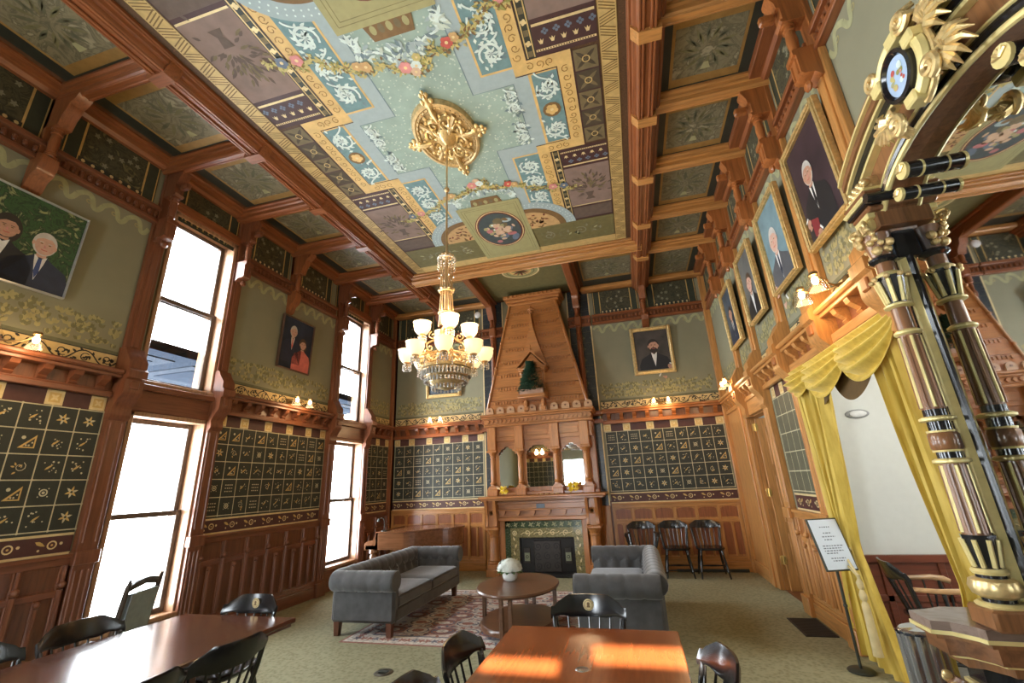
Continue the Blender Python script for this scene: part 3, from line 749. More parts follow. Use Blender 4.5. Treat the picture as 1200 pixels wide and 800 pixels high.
        for k in range(24):
            c = .02+k*.125; s = 1 if k % 2 else -1
            for j in range(4):
                y = c+j*.028
                mb.ribbon(Q([(1.80, y+.05*(s > 0)), (1.94, y+.05*(s < 0))], su, sv), .010, D+.0035, chevd)
        for e in (1.787, 1.953): mb.ribbon(Q([(e, 0), (e, 3.05)], su, sv), .006, D+.004, chevd)
        # end zone: lunette and olive panel
        A = [(.48+.72*math.cos(t), 2.25-.70*math.sin(t)) for t in [PI/2*i/14 for i in range(15)]]
        mb.poly(Q([(.46,2.25)]+A, su, sv), D+.006, bluegrey)
        for i in range(15):
            for rr in (.62, .67): mb.disc(CX+su*(.48+rr*math.cos(PI/2*(i+.5)/15)), CY+sv*(2.25-rr*.97*math.sin(PI/2*(i+.5)/15)), .010, D+.0075, scrollw, 5)
        B = [(.48+.57*math.cos(t), 2.25-.55*math.sin(t)) for t in [PI/2*i/14 for i in range(15)]]; mb.poly(Q([(.46,2.25)]+B, su, sv), D+.008, brownc)
        B = [(.48+.47*math.cos(t), 2.25-.45*math.sin(t)) for t in [PI/2*i/14 for i in range(15)]]; mb.poly(Q([(.46,2.25)]+B, su, sv), D+.0095, peach)
        for k in range(26):
            a, r = random.uniform(.1, 1.5), random.uniform(.08, .42); mb.leaf(CX+su*(.48+r*math.cos(a)), CY+sv*(2.25-r*.93*math.sin(a)), .07, .032, random.random()*6.28, D+.0105, brownc if k % 3 else redln)
        qrect(.46, 1.775, 2.25, 2.86, D+.002, olivec, su, sv); mb.ribbon(Q([(.5,2.28),(1.74,2.28),(1.74,2.82),(.5,2.82)], su, sv), .014, D+.004, olived)
        for k in range(4):
            mb.ribbon(Q(spiral(.72+k*.26, 2.55, .02, .11, 1.3, k*3, 16, 1 if k % 2 else -1), su, sv), .018, D+.005, leafd if k % 2 else sage)
            for q in range(7): mb.leaf(CX+su*(.72+k*.26+random.uniform(-.12,.12)), CY+sv*(2.55+random.uniform(-.13,.13)), .09, .035, random.random()*6.28, D+.0055, random.choice([sage, leafd, wavem]))
for sv in (1, -1):
    # square with an oval painted medallion
    q = [(CX-.49, CY+sv*1.39), (CX+.47, CY+sv*1.39), (CX+.49, CY+sv*2.93), (CX-.49, CY+sv*2.93)]
    mb.poly(q, D+.012, olivel)
    for e in (.05, .09): mb.ribbon([(CX-.48+e, CY+sv*(1.40+e)), (CX+.47-e, CY+sv*(1.40+e)), (CX+.48-e, CY+sv*(2.91-e)), (CX-.48+e, CY+sv*(2.91-e)), (CX-.48+e, CY+sv*(1.40+e))], .008, D+.013, olived)
    oc = CY+sv*2.09
    mb.disc(CX, oc, .385, D+.0135, redln, 40, .52); mb.disc(CX, oc, .370, D+.0142, goldp, 40, .505); mb.disc(CX, oc, .355, D+.015, redln, 40, .485); mb.disc(CX, oc, .335, D+.016, dusk, 40, .46)
    for k in range(9): mb.disc(CX+random.uniform(-.2,.2), oc+random.uniform(-.3,.3), random.uniform(.07,.12), D+.0163+k*.00004, random.choice([slate, bluegrey, olivec, taupe]), 9, random.uniform(.05,.09), random.random()*3)
    for k in range(60):
        a, r = random.random()*6.28, min(1.1, abs(random.gauss(0, .55)))
        mb.disc(CX+.22*r*math.cos(a), oc+.32*r*math.sin(a)+.02, random.uniform(.02,.06), D+.017+k*.00005, random.choice([skin_p, skin_p, pinkc, brownc, scrollw, olivel]), 7, random.uniform(.02,.06), a)
    mb.disc(CX-.02, oc+.03*sv, .06, D+.020, skin_p, 9, .12, .5); mb.disc(CX-.05, oc-.12*sv, .04, D+.0205, skin_p, 9); mb.disc(CX+.1, oc+.05, .05, D+.020, skin_p, 9, .11, -.7); mb.disc(CX+.16, oc+.15*sv, .08, D+.020, pinkc, 9, .05)
    # scrolled cartouche between the square and the field
    for su in (1, -1):
        P = [(CX+su*u, CY+sv*v) for u, v in bez((.0,1.0), (.10,.92), (.16,1.16), (.30,1.16), 12)+bez((.30,1.16), (.44,1.16), (.46,1.30), (.38,1.33), 10)[1:]]
        mb.ribbon(P, .034, D+.004, scrolls); mb.ribbon(P, .020, D+.005, scrollw)
        mb.ribbon([(CX+su*u, CY+sv*v) for u, v in spiral(.40, 1.30, .012, .06, 1.3, 0, 14)], .016, D+.0055, scrollw)
        for k in range(44):
            t = random.random(); q = P[int(t*(len(P)-1))]; mb.leaf(q[0]+random.uniform(-.04,.04), q[1]+random.uniform(-.04,.04), random.uniform(.06,.11), .034, random.random()*6.28, D+.0042+random.random()*.002, random.choice([scrollw, scrollw, scrolls, bluegrey, turqd]))
        for k in range(26): mb.leaf(CX+su*random.uniform(.0,.20), CY+sv*random.uniform(.98,1.22), .09, .034, -sv*PI/2+random.uniform(-.9,.9), D+.0045+random.random()*.002, random.choice([scrollw, scrolls, bluegrey]))
    mb.poly([(CX-.2, CY+sv*1.24), (CX+.2, CY+sv*1.24), (CX+.24, CY+sv*1.40), (CX-.24, CY+sv*1.40)], D+.007, brownc)
    for k in range(5): mb.disc(CX-.16+k*.08, CY+sv*1.34, .030, D+.008, taupe if k % 2 else olivel, 10, .045)
    # garlands of flowers
    for su in (1, -1):
        G = [(CX+su*u, CY+sv*v) for u, v in ((.06,.92),(.26,1.06),(.42,1.02),(.62,1.12),(.86,1.28),(1.1,1.30),(1.32,1.40))]
        garland(G, .036, D+.010)
        for (u, v, r, m) in ((.42,1.05,.06, rose_r if su > 0 else peach), (.50,1.08,.05,peach), (1.0,1.30,.06, rose_p), (1.15,1.32,.06, slate)): flower(CX+su*u, CY+sv*v, r, D+.013, m)
    for (u, v, r, m) in ((-.06,.93,.065,rose_p),(.05,.92,.055,scrollw),(.09,1.0,.045,leafy2),(.02,.86,.05,skin_p)): flower(CX+u, CY+sv*v, r, D+.0135, m, 6)
    garland([(CX-.14, CY+sv*.98), (CX+.16, CY+sv*.88)], .06, D+.0105)
# coffer papers of the aisles
mb.T = lambda u, v, d: (u, v, ZA-d)
YLs = [1.1, 2.2, 3.3, 4.4, 5.5, 6.62, 7.74, 8.99]; YRs = [1.05, 2.08, 3.12, 4.15, 5.2, 6.34, 7.44, 8.99]
gbrown = plain('coffer gilt edge', (.36,.22,.07), .45, .3)
def coffer(u0, u1, v0, v1, along='x'):
    mb.rect(u0, u1, v0, v1, .002, ink)
    if along == 'x': a, b, c, e = u0+(u1-u0)*.17, u1-(u1-u0)*.15, v0+.05, v1-.05
    else: a, b, c, e = u0+.06, u1-.06, v0+(v1-v0)*.18, v1-(v1-v0)*.18
    mb.rect(a-.03, b+.03, c, e, .004, gbrown); mb.rect(a, b, c+.10, e-.10, .006, coffm)
    for k in range(14):
        x, y = (a+b)/2, (c+e)/2; t = k/14*6.28
        for q in (.12, .2): mb.leaf(x+q*.6*math.cos(t), y+q*.6*math.sin(t), .16, .03, t+.3, .0075, leafd if k % 2 else sage_dk)
    mb.poly([((a+b)/2-.05, e-.16), ((a+b)/2+.05, e-.16), ((a+b)/2+.02, e-.24), ((a+b)/2-.02, e-.24)], .009, wavem)
for i in range(6):
    coffer(.72, 1.66, YRs[i]+.08, YRs[i+1]-.08)
    coffer(-5.0, -3.96, YLs[i]+.08, YLs[i+1]-.08)
coffer(.72, 1.64, 7.52, 8.9); coffer(-5.0, -3.96, 7.82, 8.9)
coffer(-.60, .46, 7.30, 8.80, 'y'); coffer(-3.72, -2.86, 7.30, 8.8, 'y')
mb.rect(-2.62, -.86, 7.2, 8.9, .003, olivec); mb.disc(-1.72, 7.62, .38, .006, goldp, 32, .30); mb.disc(-1.72, 7.62, .35, .007, olivel, 32, .27)
mb.ring(-1.72, 7.62, .26, .29, .008, olived, 28, .78); mb.disc(-1.72, 7.62, .22, .008, ochre, 24, .17)
for k in range(12): mb.leaf(-1.72, 7.62, .2, .05, k*PI/6, .009, redln if k % 2 else olived)
struct(mb.build('ceiling', recalc=False))

# ---- ceiling beams
def beam_y(x0, x1, y0, y1, m, zb=5.36):
    mb = MB(); w = x1-x0; c = (x0+x1)/2
    prof = [(-w/2-.09,ZC+.1),(-w/2-.09,ZC-.03),(-w/2-.05,ZC-.045),(-w/2-.04,ZC-.075),(-w/2-.01,ZC-.085),(-w/2,zb+.015),(-w/2+.02,zb),(-.035,zb),(-.03,zb+.012),(.03,zb+.012),(.035,zb),(w/2-.02,zb),(w/2,zb+.015),(w/2+.01,ZC-.085),(w/2+.04,ZC-.075),(w/2+.05,ZC-.045),(w/2+.09,ZC-.03),(w/2+.09,ZC+.1)]
    mb.prism(prof, lambda a, b, t: (c+a, t, b), y0, y1, m)
    for q in (-w/2-.065, -w/2+.012, -w*.22, w*.22, w/2-.012, w/2+.065): mb.tube([(c+q, y0, zb+(0 if abs(q) < w/2 else .105)), (c+q, y1, zb+(0 if abs(q) < w/2 else .105))], .013, m, 6)
    return mb
def beam_x(x0, x1, y, m, zb=5.45, w=.12, e0=0, e1=0):
    mb = MB()
    prof = [(-w/2-.05,ZA),(-w/2-.05,ZA-.03),(-w/2-.03,ZA-.045),(-w/2-.025,ZA-.075),(-w/2,ZA-.085),(-w/2,zb+.015),(-w/2+.015,zb),(w/2-.015,zb),(w/2,zb+.015),(w/2,ZA-.085),(w/2+.025,ZA-.075),(w/2+.03,ZA-.045),(w/2+.05,ZA-.03),(w/2+.05,ZA)]
    mb.prism(prof, lambda a, b, t: (t, y+a, b), x0, x1, m)
    for q in (-.03, .03): mb.tube([(x0, y+q, zb), (x1, y+q, zb)], .010, m, 6)
    return mb
mb = beam_y(.50, .66, .6, 8.99, red_y); trim(mb)
mb = beam_y(-3.90, -3.74, .6, 8.99, red_y); trim(mb)
mb = MB()
prof = [(-.10,ZC+.1),(-.10,ZC-.03),(-.06,ZC-.045),(-.05,ZC-.075),(-.02,ZC-.085),(-.01,5.375),(.01,5.36),(.16,5.36),(.18,5.375),(.19,5.5),(.19,ZA),(-.1,ZA)]
mb.prism(prof, lambda a, b, t: (t, 6.97+a, b), -3.82, .58, oak_x)
for y, z, r in ((6.955, 5.385, .02), (6.905, 5.435, .02), (6.87, 5.468, .012), (7.0, 5.36, .012), (7.12, 5.36, .012)): mb.tube([(-3.82, y, z), (.58, y, z)], r, oak_x, 8)
trim(mb)
for i, y in enumerate(YRs[:-1]):
    mb = beam_x(.60, 1.84, y, oak_x if i > 1 else red_x)
    mb.prism([(.44,5.43),(.50,5.335),(.70,5.335),(.70,5.5),(.44,5.5)], lambda a, b, t: (a, t, b), y-.06, y+.06, oak_x); trim(mb)
for y in YLs[:-1]:
    mb = beam_x(-5.22, -3.84, y, red_x)
    mb.prism([(-3.68,5.43),(-3.74,5.335),(-3.95,5.335),(-3.95,5.5),(-3.68,5.5)], lambda a, b, t: (a, t, b), y-.06, y+.06, red_x); trim(mb)
for x in (-2.74, -.78):
    mb = MB(); mb.box(x-.07, x+.07, 7.0, 8.99, 5.38, ZA, red_y, .015); mb.box(x-.12, x+.12, 7.0, 8.99, 5.55, ZA, red_y, .01); trim(mb)
mb = MB()
mb.box(-5.2, -2.86, 8.78, 8.99, 5.5, ZA, oak_x, .02); mb.box(-.68, 1.84, 8.78, 8.99, 5.5, ZA, oak_x, .02); trim(mb)
# ================================================================ fireplace
fo_x = wood('mantel oak cross', (.41,.162,.045), 'x', .33); fo_z = wood('mantel oak upright', (.41,.162,.045), 'z', .33); fo_l = wood('cresting oak lit tone', (.50,.29,.155), 'x', .33)  # last one is mantel oak paled: light on the cresting put into colour
mirr = plain('silvered mirror glass', (.82,.83,.82), .02, 1.0, var=.01)
FX = -1.76
F = empty('fireplace', (FX, YB, 0), 0, 'tall carved oak fireplace with a tapering hood rising to the ceiling', 'fireplace')
def fp(mb, name, par=None):
    o = mb.build(name, par or F)
    if par is None or par is F: o.location = (0,0,0)
    return o
TF = lambda x, y, z: (x, -y, z)      # local: x across, y out of the wall, z up
def FB(): return MB(TF)
mb = FB()   # lower body: side piers and board above the opening
mb.box(-.82, -.72, .1, .50, 0, .95, fo_z, .01); mb.box(.72, .82, .1, .50, 0, .95, fo_z, .01)
mb.box(-1.08, 1.08, .0, .12, 0, 1.3, fo_z); mb.box(-1.0, 1.0, .1, .52, .93, 1.29, fo_x, .01); mb.box(-.86, .86, .5, .56, .93, 1.0, fo_x, .012)
mb.box(-.86, .86, .5, .57, 1.22, 1.27, fo_x, .01)
for k in range(6):
    x = -.72+k*.288; mb.prism([(x-.05,1.12),(x-.03,1.05),(x,1.02),(x+.03,1.05),(x+.05,1.12)], lambda a, b, t: (a, t, b), .5, .60, fo_x)
mb.box(-.86, .86, .5, .61, 1.11, 1.14, fo_x, .008)
for s in (-1, 1): mb.box(s*1.08, s*.80, .1, .42, 0, .16, fo_z, .01)
fp(mb, 'surround')
mb = FB(); mb.box(-.09, .07, .52, .535, 1.14, 1.22, plain('tarnished plaque', (.10,.11,.12), .35, .6), .004); fp(mb, 'plaque')
for s in (-1, 1):
    mb = FB(); x = s*.94
    mb.box(x-.13, x+.13, .12, .64, 0, .13, fo_z, .012); mb.box(x-.115, x+.115, .12, .62, .13, .2, fo_z, .012)
    mb.lathe([(.112,.2),(.118,.23),(.105,.25),(.115,.27),(.098,.29),(.09,.31),(.088,.66),(.10,.67),(.10,.70),(.09,.71),(.105,.74),(.12,.78)], (x, .49, 0), fo_z, 16)
    mb.box(x-.13, x+.13, .12, .62, .78, .83, fo_z, .012); mb.box(x-.115, x+.115, .12, .62, .83, 1.30, fo_z, .012)
    for q in (-1, 1): mb.prism([(.83,.60),(.86,.66),(.95,.64),(1.05,.66),(1.15,.70),(1.24,.71),(1.30,.74),(1.30,.60)], lambda a, b, t: (t, b, a), x-.11*q, x-.06*q, fo_z)
    mb.lathe([(.0,0),(.03,.0),(.05,.012),(.06,.006),(.06,-.01)], (x, .62, 1.08), fo_z, 14, Matrix(((1,0,0),(0,0,1),(0,1,0))))
    fp(mb, 'pillar')
mb = FB(); mb.box(-1.16, 1.22, .1, .76, 1.33, 1.375, fo_x, .014); mb.box(-1.12, 1.17, .1, .71, 1.295, 1.335, fo_x, .01); fp(mb, 'mantel_shelf')
# tiled surround, firebox and screen
tile_g = foliage_mat('green ochre tiles', (.07,.055,.02), (.36,.31,.14), (.55,.50,.30), 26, .15); tile_d = foliage_mat('dark green tiles', (.010,.022,.014), (.08,.12,.06), (.42,.44,.32), 30, .12)
mb = MB(lambda u, v, d: (u, -.46-d, v))
for (a, b, c, e, m, d) in ((-.72,-.62,0,.92,tile_d,.03),(.72,.82,0,.92,tile_d,.03),(-.72,.82,.80,.92,tile_d,.03)):
    mb.box(a, b, c, e, -.1, d, m)
for (a, b, c, e) in ((-.62,-.46,0,.80),(.56,.72,0,.80),(-.46,.56,.63,.80)): mb.box(a, b, c, e, -.1, .02, tile_g)
for k in range(6): mb.box(-.63, -.45, .0+k*.16, .004+k*.16, .018, .022, ink); mb.box(.55, .73, .0+k*.16, .004+k*.16, .018, .022, ink)
for k in range(4):
    u = -.3+k*.24; mb.ribbon(spiral(u, .715, .01, .055, 1.2, k, 14, 1 if k % 2 else -1), .016, .024, goldp)
    mb.ribbon(bez((u-.12, .69), (u-.04, .77), (u+.04, .66), (u+.12, .74), 8), .012, .024, goldp)
for u in (-.54, .64):
    mb.ring(u, .715, .03, .045, .024, goldp, 12); mb.disc(u, .715, .018, .024, goldp)
    for k in range(5): mb.leaf(u, .1+k*.12, .08, .03, PI/2+.4*(-1)**k, .024, goldp); mb.leaf(u, .1+k*.12, .08, .03, PI/2-.5*(-1)**k, .024, olived)
for k in range(11):
    for q in range(4): mb.leaf(-.66+k*.145, .86, .05, .024, q*1.57+.5, .032, wavem)
fp(mb, 'tile_surround')
iron = plain('black iron', (.022,.020,.019), .45, .5)
mb = FB(); mb.box(-.46, .56, .12, .20, 0, .63, iron); mb.box(-.46,-.44,.2,.48,0,.63,iron); mb.box(.54,.56,.2,.48,0,.63,iron); mb.box(-.46,.56,.2,.48,.62,.64,iron); mb.box(-.46,.56,.2,.62,-.0,.05,iron, .01); fp(mb, 'firebox')
mb = MB(lambda u, v, d: (u, -.40-d, v)); irond = plain('dark cast iron relief', (.05,.042,.038), .4, .6)
mb.box(-.44, .54, .05, .62, 0, .02, iron); mb.box(-.20, .30, .06, .58, .02, .04, irond, .01)
for k in range(9): mb.ribbon(spiral(-.12+(k%3)*.17, .16+(k//3)*.16, .01, .07, 1.4, k, 14, 1 if k % 2 else -1), .014, .043, iron)
for u in (-.33, .43): mb.box(u-.06, u+.06, .2, .46, .02, .035, irond, .006); mb.box(u-.05, u+.05, .24, .38, .035, .045, plain('verdigris plate %d' % (u > 0), (.24,.26,.17), .5, .2), .01); mb.ring(u, .31, .018, .028, .047, iron, 12)
fp(mb, 'fire_screen')
# overmantel
mb = FB()
mb.box(-1.0, 1.08, .0, .30, 1.375, 2.72, fo_z)
mb.box(-1.02, 1.10, .3, .47, 1.375, 1.44, fo_x, .01)
for x0, x1 in ((-.82,-.46),(-.26,.24),(.44,.80)): pass
def spandrel(x0, x1, z0, z1):
    pts = [(x0, z1), (x0, z0)]; c = (x0+x1)/2; w = (x1-x0)/2
    pts += [(x0+.03, z0), (x0+.04, z0+.05), (x0+.08, z0+.06), (x0+.09, z0+.10), (x0+.14, z0+.105), (x0+.15, z0+.14), (c, z0+.15)]
    pts += [(x1-.15, z0+.14), (x1-.14, z0+.105), (x1-.09, z0+.10), (x1-.08, z0+.06), (x1-.04, z0+.05), (x1-.03, z0), (x1, z0), (x1, z1)]
    mb.prism(pts, lambda a, b, t: (a, t, b), .36, .40, fo_x)
for x0, x1 in ((-.86,-.46),(-.28,.25),(.43,.83)): spandrel(x0, x1, 2.15, 2.42)
mb.box(-1.04, 1.06, .30, .44, 2.40, 2.72, fo_x, .008)
for x0, x1 in ((-.80,-.42),(-.22,.20),(.42,.80)): mb.box(x0, x1, .44, .455, 2.48, 2.62, fo_x, .01)
fp(mb, 'overmantel')
for x0, x1 in ((-.84,-.46),(-.28,.25),(.43,.83)):
    mb = FB(); mb.box(x0, x1, .30, .315, 1.52, 2.33, mirr); o = fp(mb, 'mirror'); o['label'] = 'mirror glass'
for x in (-.93, -.37, .34, .91):
    mb = FB(); w = .105
    mb.box(x-w, x+w, .30, .55, 1.375, 1.50, fo_z, .012); mb.prism([(x-w,1.5),(x+w,1.5),(x+.06,1.56),(x-.06,1.56)], lambda a, b, t: (a, t, b), .34, .53, fo_z)
    mb.lathe([(.058,1.54),(.066,1.57),(.062,1.59),(.075,1.61),(.05,1.64),(.05,1.66),(.056,1.7),(.054,2.05),(.046,2.08),(.06,2.09),(.06,2.11),(.05,2.12),(.09,2.19)], (x, .44, 0), fo_z, 14)
    mb.box(x-w, x+w, .30, .55, 2.19, 2.23, fo_z, .01); mb.box(x-w*.85, x+w*.85, .30, .53, 2.23, 2.70, fo_z, .012)
    fp(mb, 'column')
mb = FB()
mb.box(-1.07, 1.10, .1, .58, 2.68, 2.73, fo_x, .012); mb.box(-1.05, 1.08, .1, .60, 2.73, 2.83, fo_x); mb.box(-1.09, 1.12, .1, .66, 2.83, 2.87, fo_x, .012); mb.box(-1.11, 1.15, .1, .69, 2.87, 2.92, fo_x, .014)
for k in range(24):
    x = -1.0+k*.088; mb.prism([(x,2.745),(x+.05,2.745),(x+.075,2.78),(x+.05,2.815),(x,2.815),(x+.025,2.78)], lambda a, b, t: (a, t, b), .6, .635, fo_x)
fp(mb, 'cornice')
mb = FB()
for k in range(10):
    x = -1.0+k*.218+.02
    if -.38 < x+.06 < .38 and False: continue
    pts = [(x,2.92),(x+.15,2.92),(x+.15,2.99)]+[(x+.075+.075*math.cos(a), 2.99+.065*math.sin(a)) for a in [PI*i/6 for i in range(1,6)]]+[(x,2.99)]
    mb.prism(pts, lambda a, b, t: (a, t, b), .635, .67, fo_l); mb.lathe([(0,.0),(.02,0),(.02,.008)], (x+.075, .67, 2.99), dkp, 10, Matrix(((1,0,0),(0,0,1),(0,1,0))))
fp(mb, 'cresting')
# hood
def hx(z): t = (z-2.92)/(5.44-2.92); return (-1.0+(.56)*t, 1.06+(-.55)*t, .58-.22*t)
mb = FB(); nb = 9
for k in range(nb):
    z0, z1 = 2.92+k*(2.50/nb), 2.92+(k+1)*(2.50/nb)-.014
    a0, b0, y0 = hx(z0); a1, b1, y1 = hx(z1)
    mb.add([(a0,0,z0),(b0,0,z0),(b0,y0,z0),(a0,y0,z0),(a1,0,z1),(b1,0,z1),(b1,y1+.008,z1),(a1,y1+.008,z1)], [(0,1,2,3),(4,5,6,7),(0,1,5,4),(1,2,6,5),(2,3,7,6),(3,0,4,7)], fo_x)
    z = z1-.03; a, b, y = hx(z); n = int((b-a-.2)/.06); mb.box(a+.08, b-.08, y-.01, y+.03, z+.015, z+.03, fo_x)
    if k < 8:
        for i in range(n):
            x = a+.12+i*.06
            if -.34 < x < .34 and k in (1, 2, 3): continue
            mb.box(x, x+.034, y-.01, y+.03, z-.04, z+.015, fo_x)
for s in (0, 1):
    P = [(hx(z)[s], hx(z)[2]+.0, z) for z in (2.95, 3.6, 4.2, 4.8, 5.4)]; mb.tube(P, .03, fo_z, 8)
    for z in (3.35, 3.9, 4.45, 5.0): mb.sphere((hx(z)[s], hx(z)[2]+.02, z), .035, fo_z, 8, 6)
fp(mb, 'hood')
mb = FB(); mb.box(-.50, .62, .0, .40, 5.30, 5.36, fo_x, .012); mb.box(-.53, .65, .0, .45, 5.36, 5.42, fo_x, .012); mb.box(-.58, .70, .0, .52, 5.42, 5.50, fo_x, .014)
for k in range(12): mb.box(-.5+k*.095, -.45+k*.095, .5, .54, 5.43, 5.49, fo_x, .008)
fp(mb, 'hood_crown')
# gabled dormer with a little balcony
mb = FB(); c = .03
mb.box(c-.27, c+.27, .3, .98, 3.14, 3.18, fo_x, .01); mb.box(c-.25, c+.25, .3, .96, 3.18, 3.21, fo_x)
mb.box(c-.25, c+.25, .94, .96, 3.21, 3.30, plain('pale carved rail', (.42,.25,.17), .5)); mb.box(c-.25, c-.23, .4, .96, 3.21, 3.30, fo_x); mb.box(c+.23, c+.25, .4, .96, 3.21, 3.30, fo_x)
for s in (-1, 1):
    x = c+s*.22
    mb.lathe([(.03,3.21),(.035,3.24),(.022,3.26),(.024,3.62),(.036,3.66),(.036,3.70)], (x, .73, 0), fo_z, 10); mb.box(x-.045, x+.045, .4, .79, 3.70, 3.76, fo_x, .008)
    mb.box(c+s*.17-.03, c+s*.17+.03, .5, .74, 3.0, 3.14, fo_x, .01); mb.box(c+s*.17-.05, c+s*.17+.05, .5, .70, 2.93, 3.02, fo_x, .01)
    mb.add([(c+s*.30,.42,3.76),(c+s*.30,.83,3.76),(c,.83,4.08),(c,.42,4.08),(c+s*.30,.42,3.80),(c+s*.30,.83,3.80),(c,.83,4.13),(c,.42,4.13)], [(0,1,2,3),(4,5,6,7),(0,1,5,4),(1,2,6,5),(0,3,7,4)], fo_x)
mb.prism([(c-.25,3.77),(c+.25,3.77),(c,4.06)], lambda a, b, t: (a, t, b), .4, .76, fo_x)
mb.lathe([(.0,0),(.05,.0),(.06,.01),(.03,.014),(0,.014)], (c, .762, 3.87), fo_x, 14, Matrix(((1,0,0),(0,0,1),(0,1,0))))
mb.box(c-.29, c+.29, .4, .81, 3.74, 3.785, fo_x, .008); mb.box(c-.2, c+.2, .40, .44, 3.21, 3.74, dkp)
mb.lathe([(.012,4.1),(.03,4.13),(.012,4.16),(.02,4.19),(0,4.24)], (c, .8, 0), fo_z, 8)
fp(mb, 'dormer')
mb = FB()   # concave pinnacle above the dormer
L = [(c+.30*((1-t)**1.7)*.98+.02*(1-t), 3.80+1.22*t) for t in [i/14 for i in range(15)]]; R = [(2*c-x, z) for x, z in L]
mb.prism(R+L[::-1], lambda a, b, t: (a, t, b), .35, .60, fo_x); mb.lathe([(.0,5.0),(.03,5.01),(.05,5.05),(.025,5.08),(.045,5.12),(.02,5.17),(0,5.2)], (c, .52, 0), fo_z, 10)
mb.tube([(c-.07,.55,5.09),(c,.58,5.11),(c+.07,.55,5.09)], .018, fo_z, 6); fp(mb, 'pinnacle')
# little evergreen standing in the dormer
pine = plain('pine needles', (.028,.075,.036), .7, var=.4, s=40)
T_ = empty('small_evergreen', (FX+.03, YB-.84, 3.215), 0, 'small dark green evergreen standing in the gabled dormer of the chimney hood', 'tree')
mb = MB(); rng = random.Random(3)
for k in range(1500):
    t = rng.random()**.7; z = .06+.56*(1-t)**1.0 if False else .04+.60*rng.random()
    r = .27*(1-(z-.02)/.66)*math.sqrt(rng.random())+.01; a = rng.random()*6.28
    x, y = r*math.cos(a), r*math.sin(a); l = .09; dz = -.02+.06*rng.random()
    ex, ey = x+l*math.cos(a+rng.uniform(-.6,.6)), y+l*math.sin(a+rng.uniform(-.6,.6)); px, py = -.02*math.sin(a), .02*math.cos(a)
    mb.add([(x-px,y-py,z),(ex,ey,z+dz),(x+px,y+py,z+.012)], [(0,1,2)], pine)
for k in range(220):
    z = rng.uniform(.44,.66); r = .11*(1-(z-.44)/.24)+.006; a = rng.random()*6.28; c, s = math.cos(a), math.sin(a)
    mb.add([(r*.3*c+.016*s, r*.3*s-.016*c, z-.03), (r*c, r*s, z+.01), (r*.3*c-.016*s, r*.3*s+.016*c, z)], [(0,1,2)], pine)
o = mb.build('foliage', T_, recalc=False); o['kind'] = 'stuff'
mb = MB(); mb.lathe([(.012,0),(.012,.12),(.003,.6)], (0,0,0), dkp, 8); mb.lathe([(.05,-.01),(.06,.05),(.055,.05)], (0,0,0), dkp, 12); mb.build('stem', T_)
# yellow ribbon rosettes and beads on the shelf
yel = plain('yellow ribbon', (.80,.56,.02), .4)
def rosette(x, y, z, r, label):
    E_ = empty('ribbon_rosette', (x, y, z), 0, label, 'ornament', 'yellow rosettes on the mantel shelf'); m = MB(); rg = random.Random(int(r*1000))
    for k in range(26):
        a, e = rg.random()*6.28, rg.uniform(-1.1, 1.1); d = Vector((math.cos(a)*math.cos(e), math.sin(a)*math.cos(e)*.5, math.sin(e)))
        u = d.cross(Vector((0,1,.2))).normalized()*r*.22; c0 = Vector((0,0,r))
        m.add([c0, c0+d*r*.6+u, c0+d*r, c0+d*r*.6-u], [(0,1,2,3)], yel)
    m.build('loops', E_, recalc=False); m = MB(); m.sphere((0,-.02,r), r*.22, gold, 8, 6); m.tube([(0,0,r),(.01,.0,r*1.9)], .006, gold, 5); m.build('centre', E_)
rosette(-2.45, 8.40, 1.376, .10, 'smaller yellow ribbon rosette on the shelf below the dark mirror panel')
rosette(-1.12, 8.38, 1.376, .125, 'larger yellow ribbon rosette on the shelf below the bright mirror panel')
mb = MB()
for k in range(14): mb.sphere((-.2+k*.033, .012*math.sin(k*1.7), .014), .014, [giltd, red_x, goldp][k % 3], 8, 5)
o = mb.build('bead_garland', loc=(-1.60, 8.36, 1.376)); tag(o, 'short string of red and gold beads lying on the mantel shelf', 'ornament')
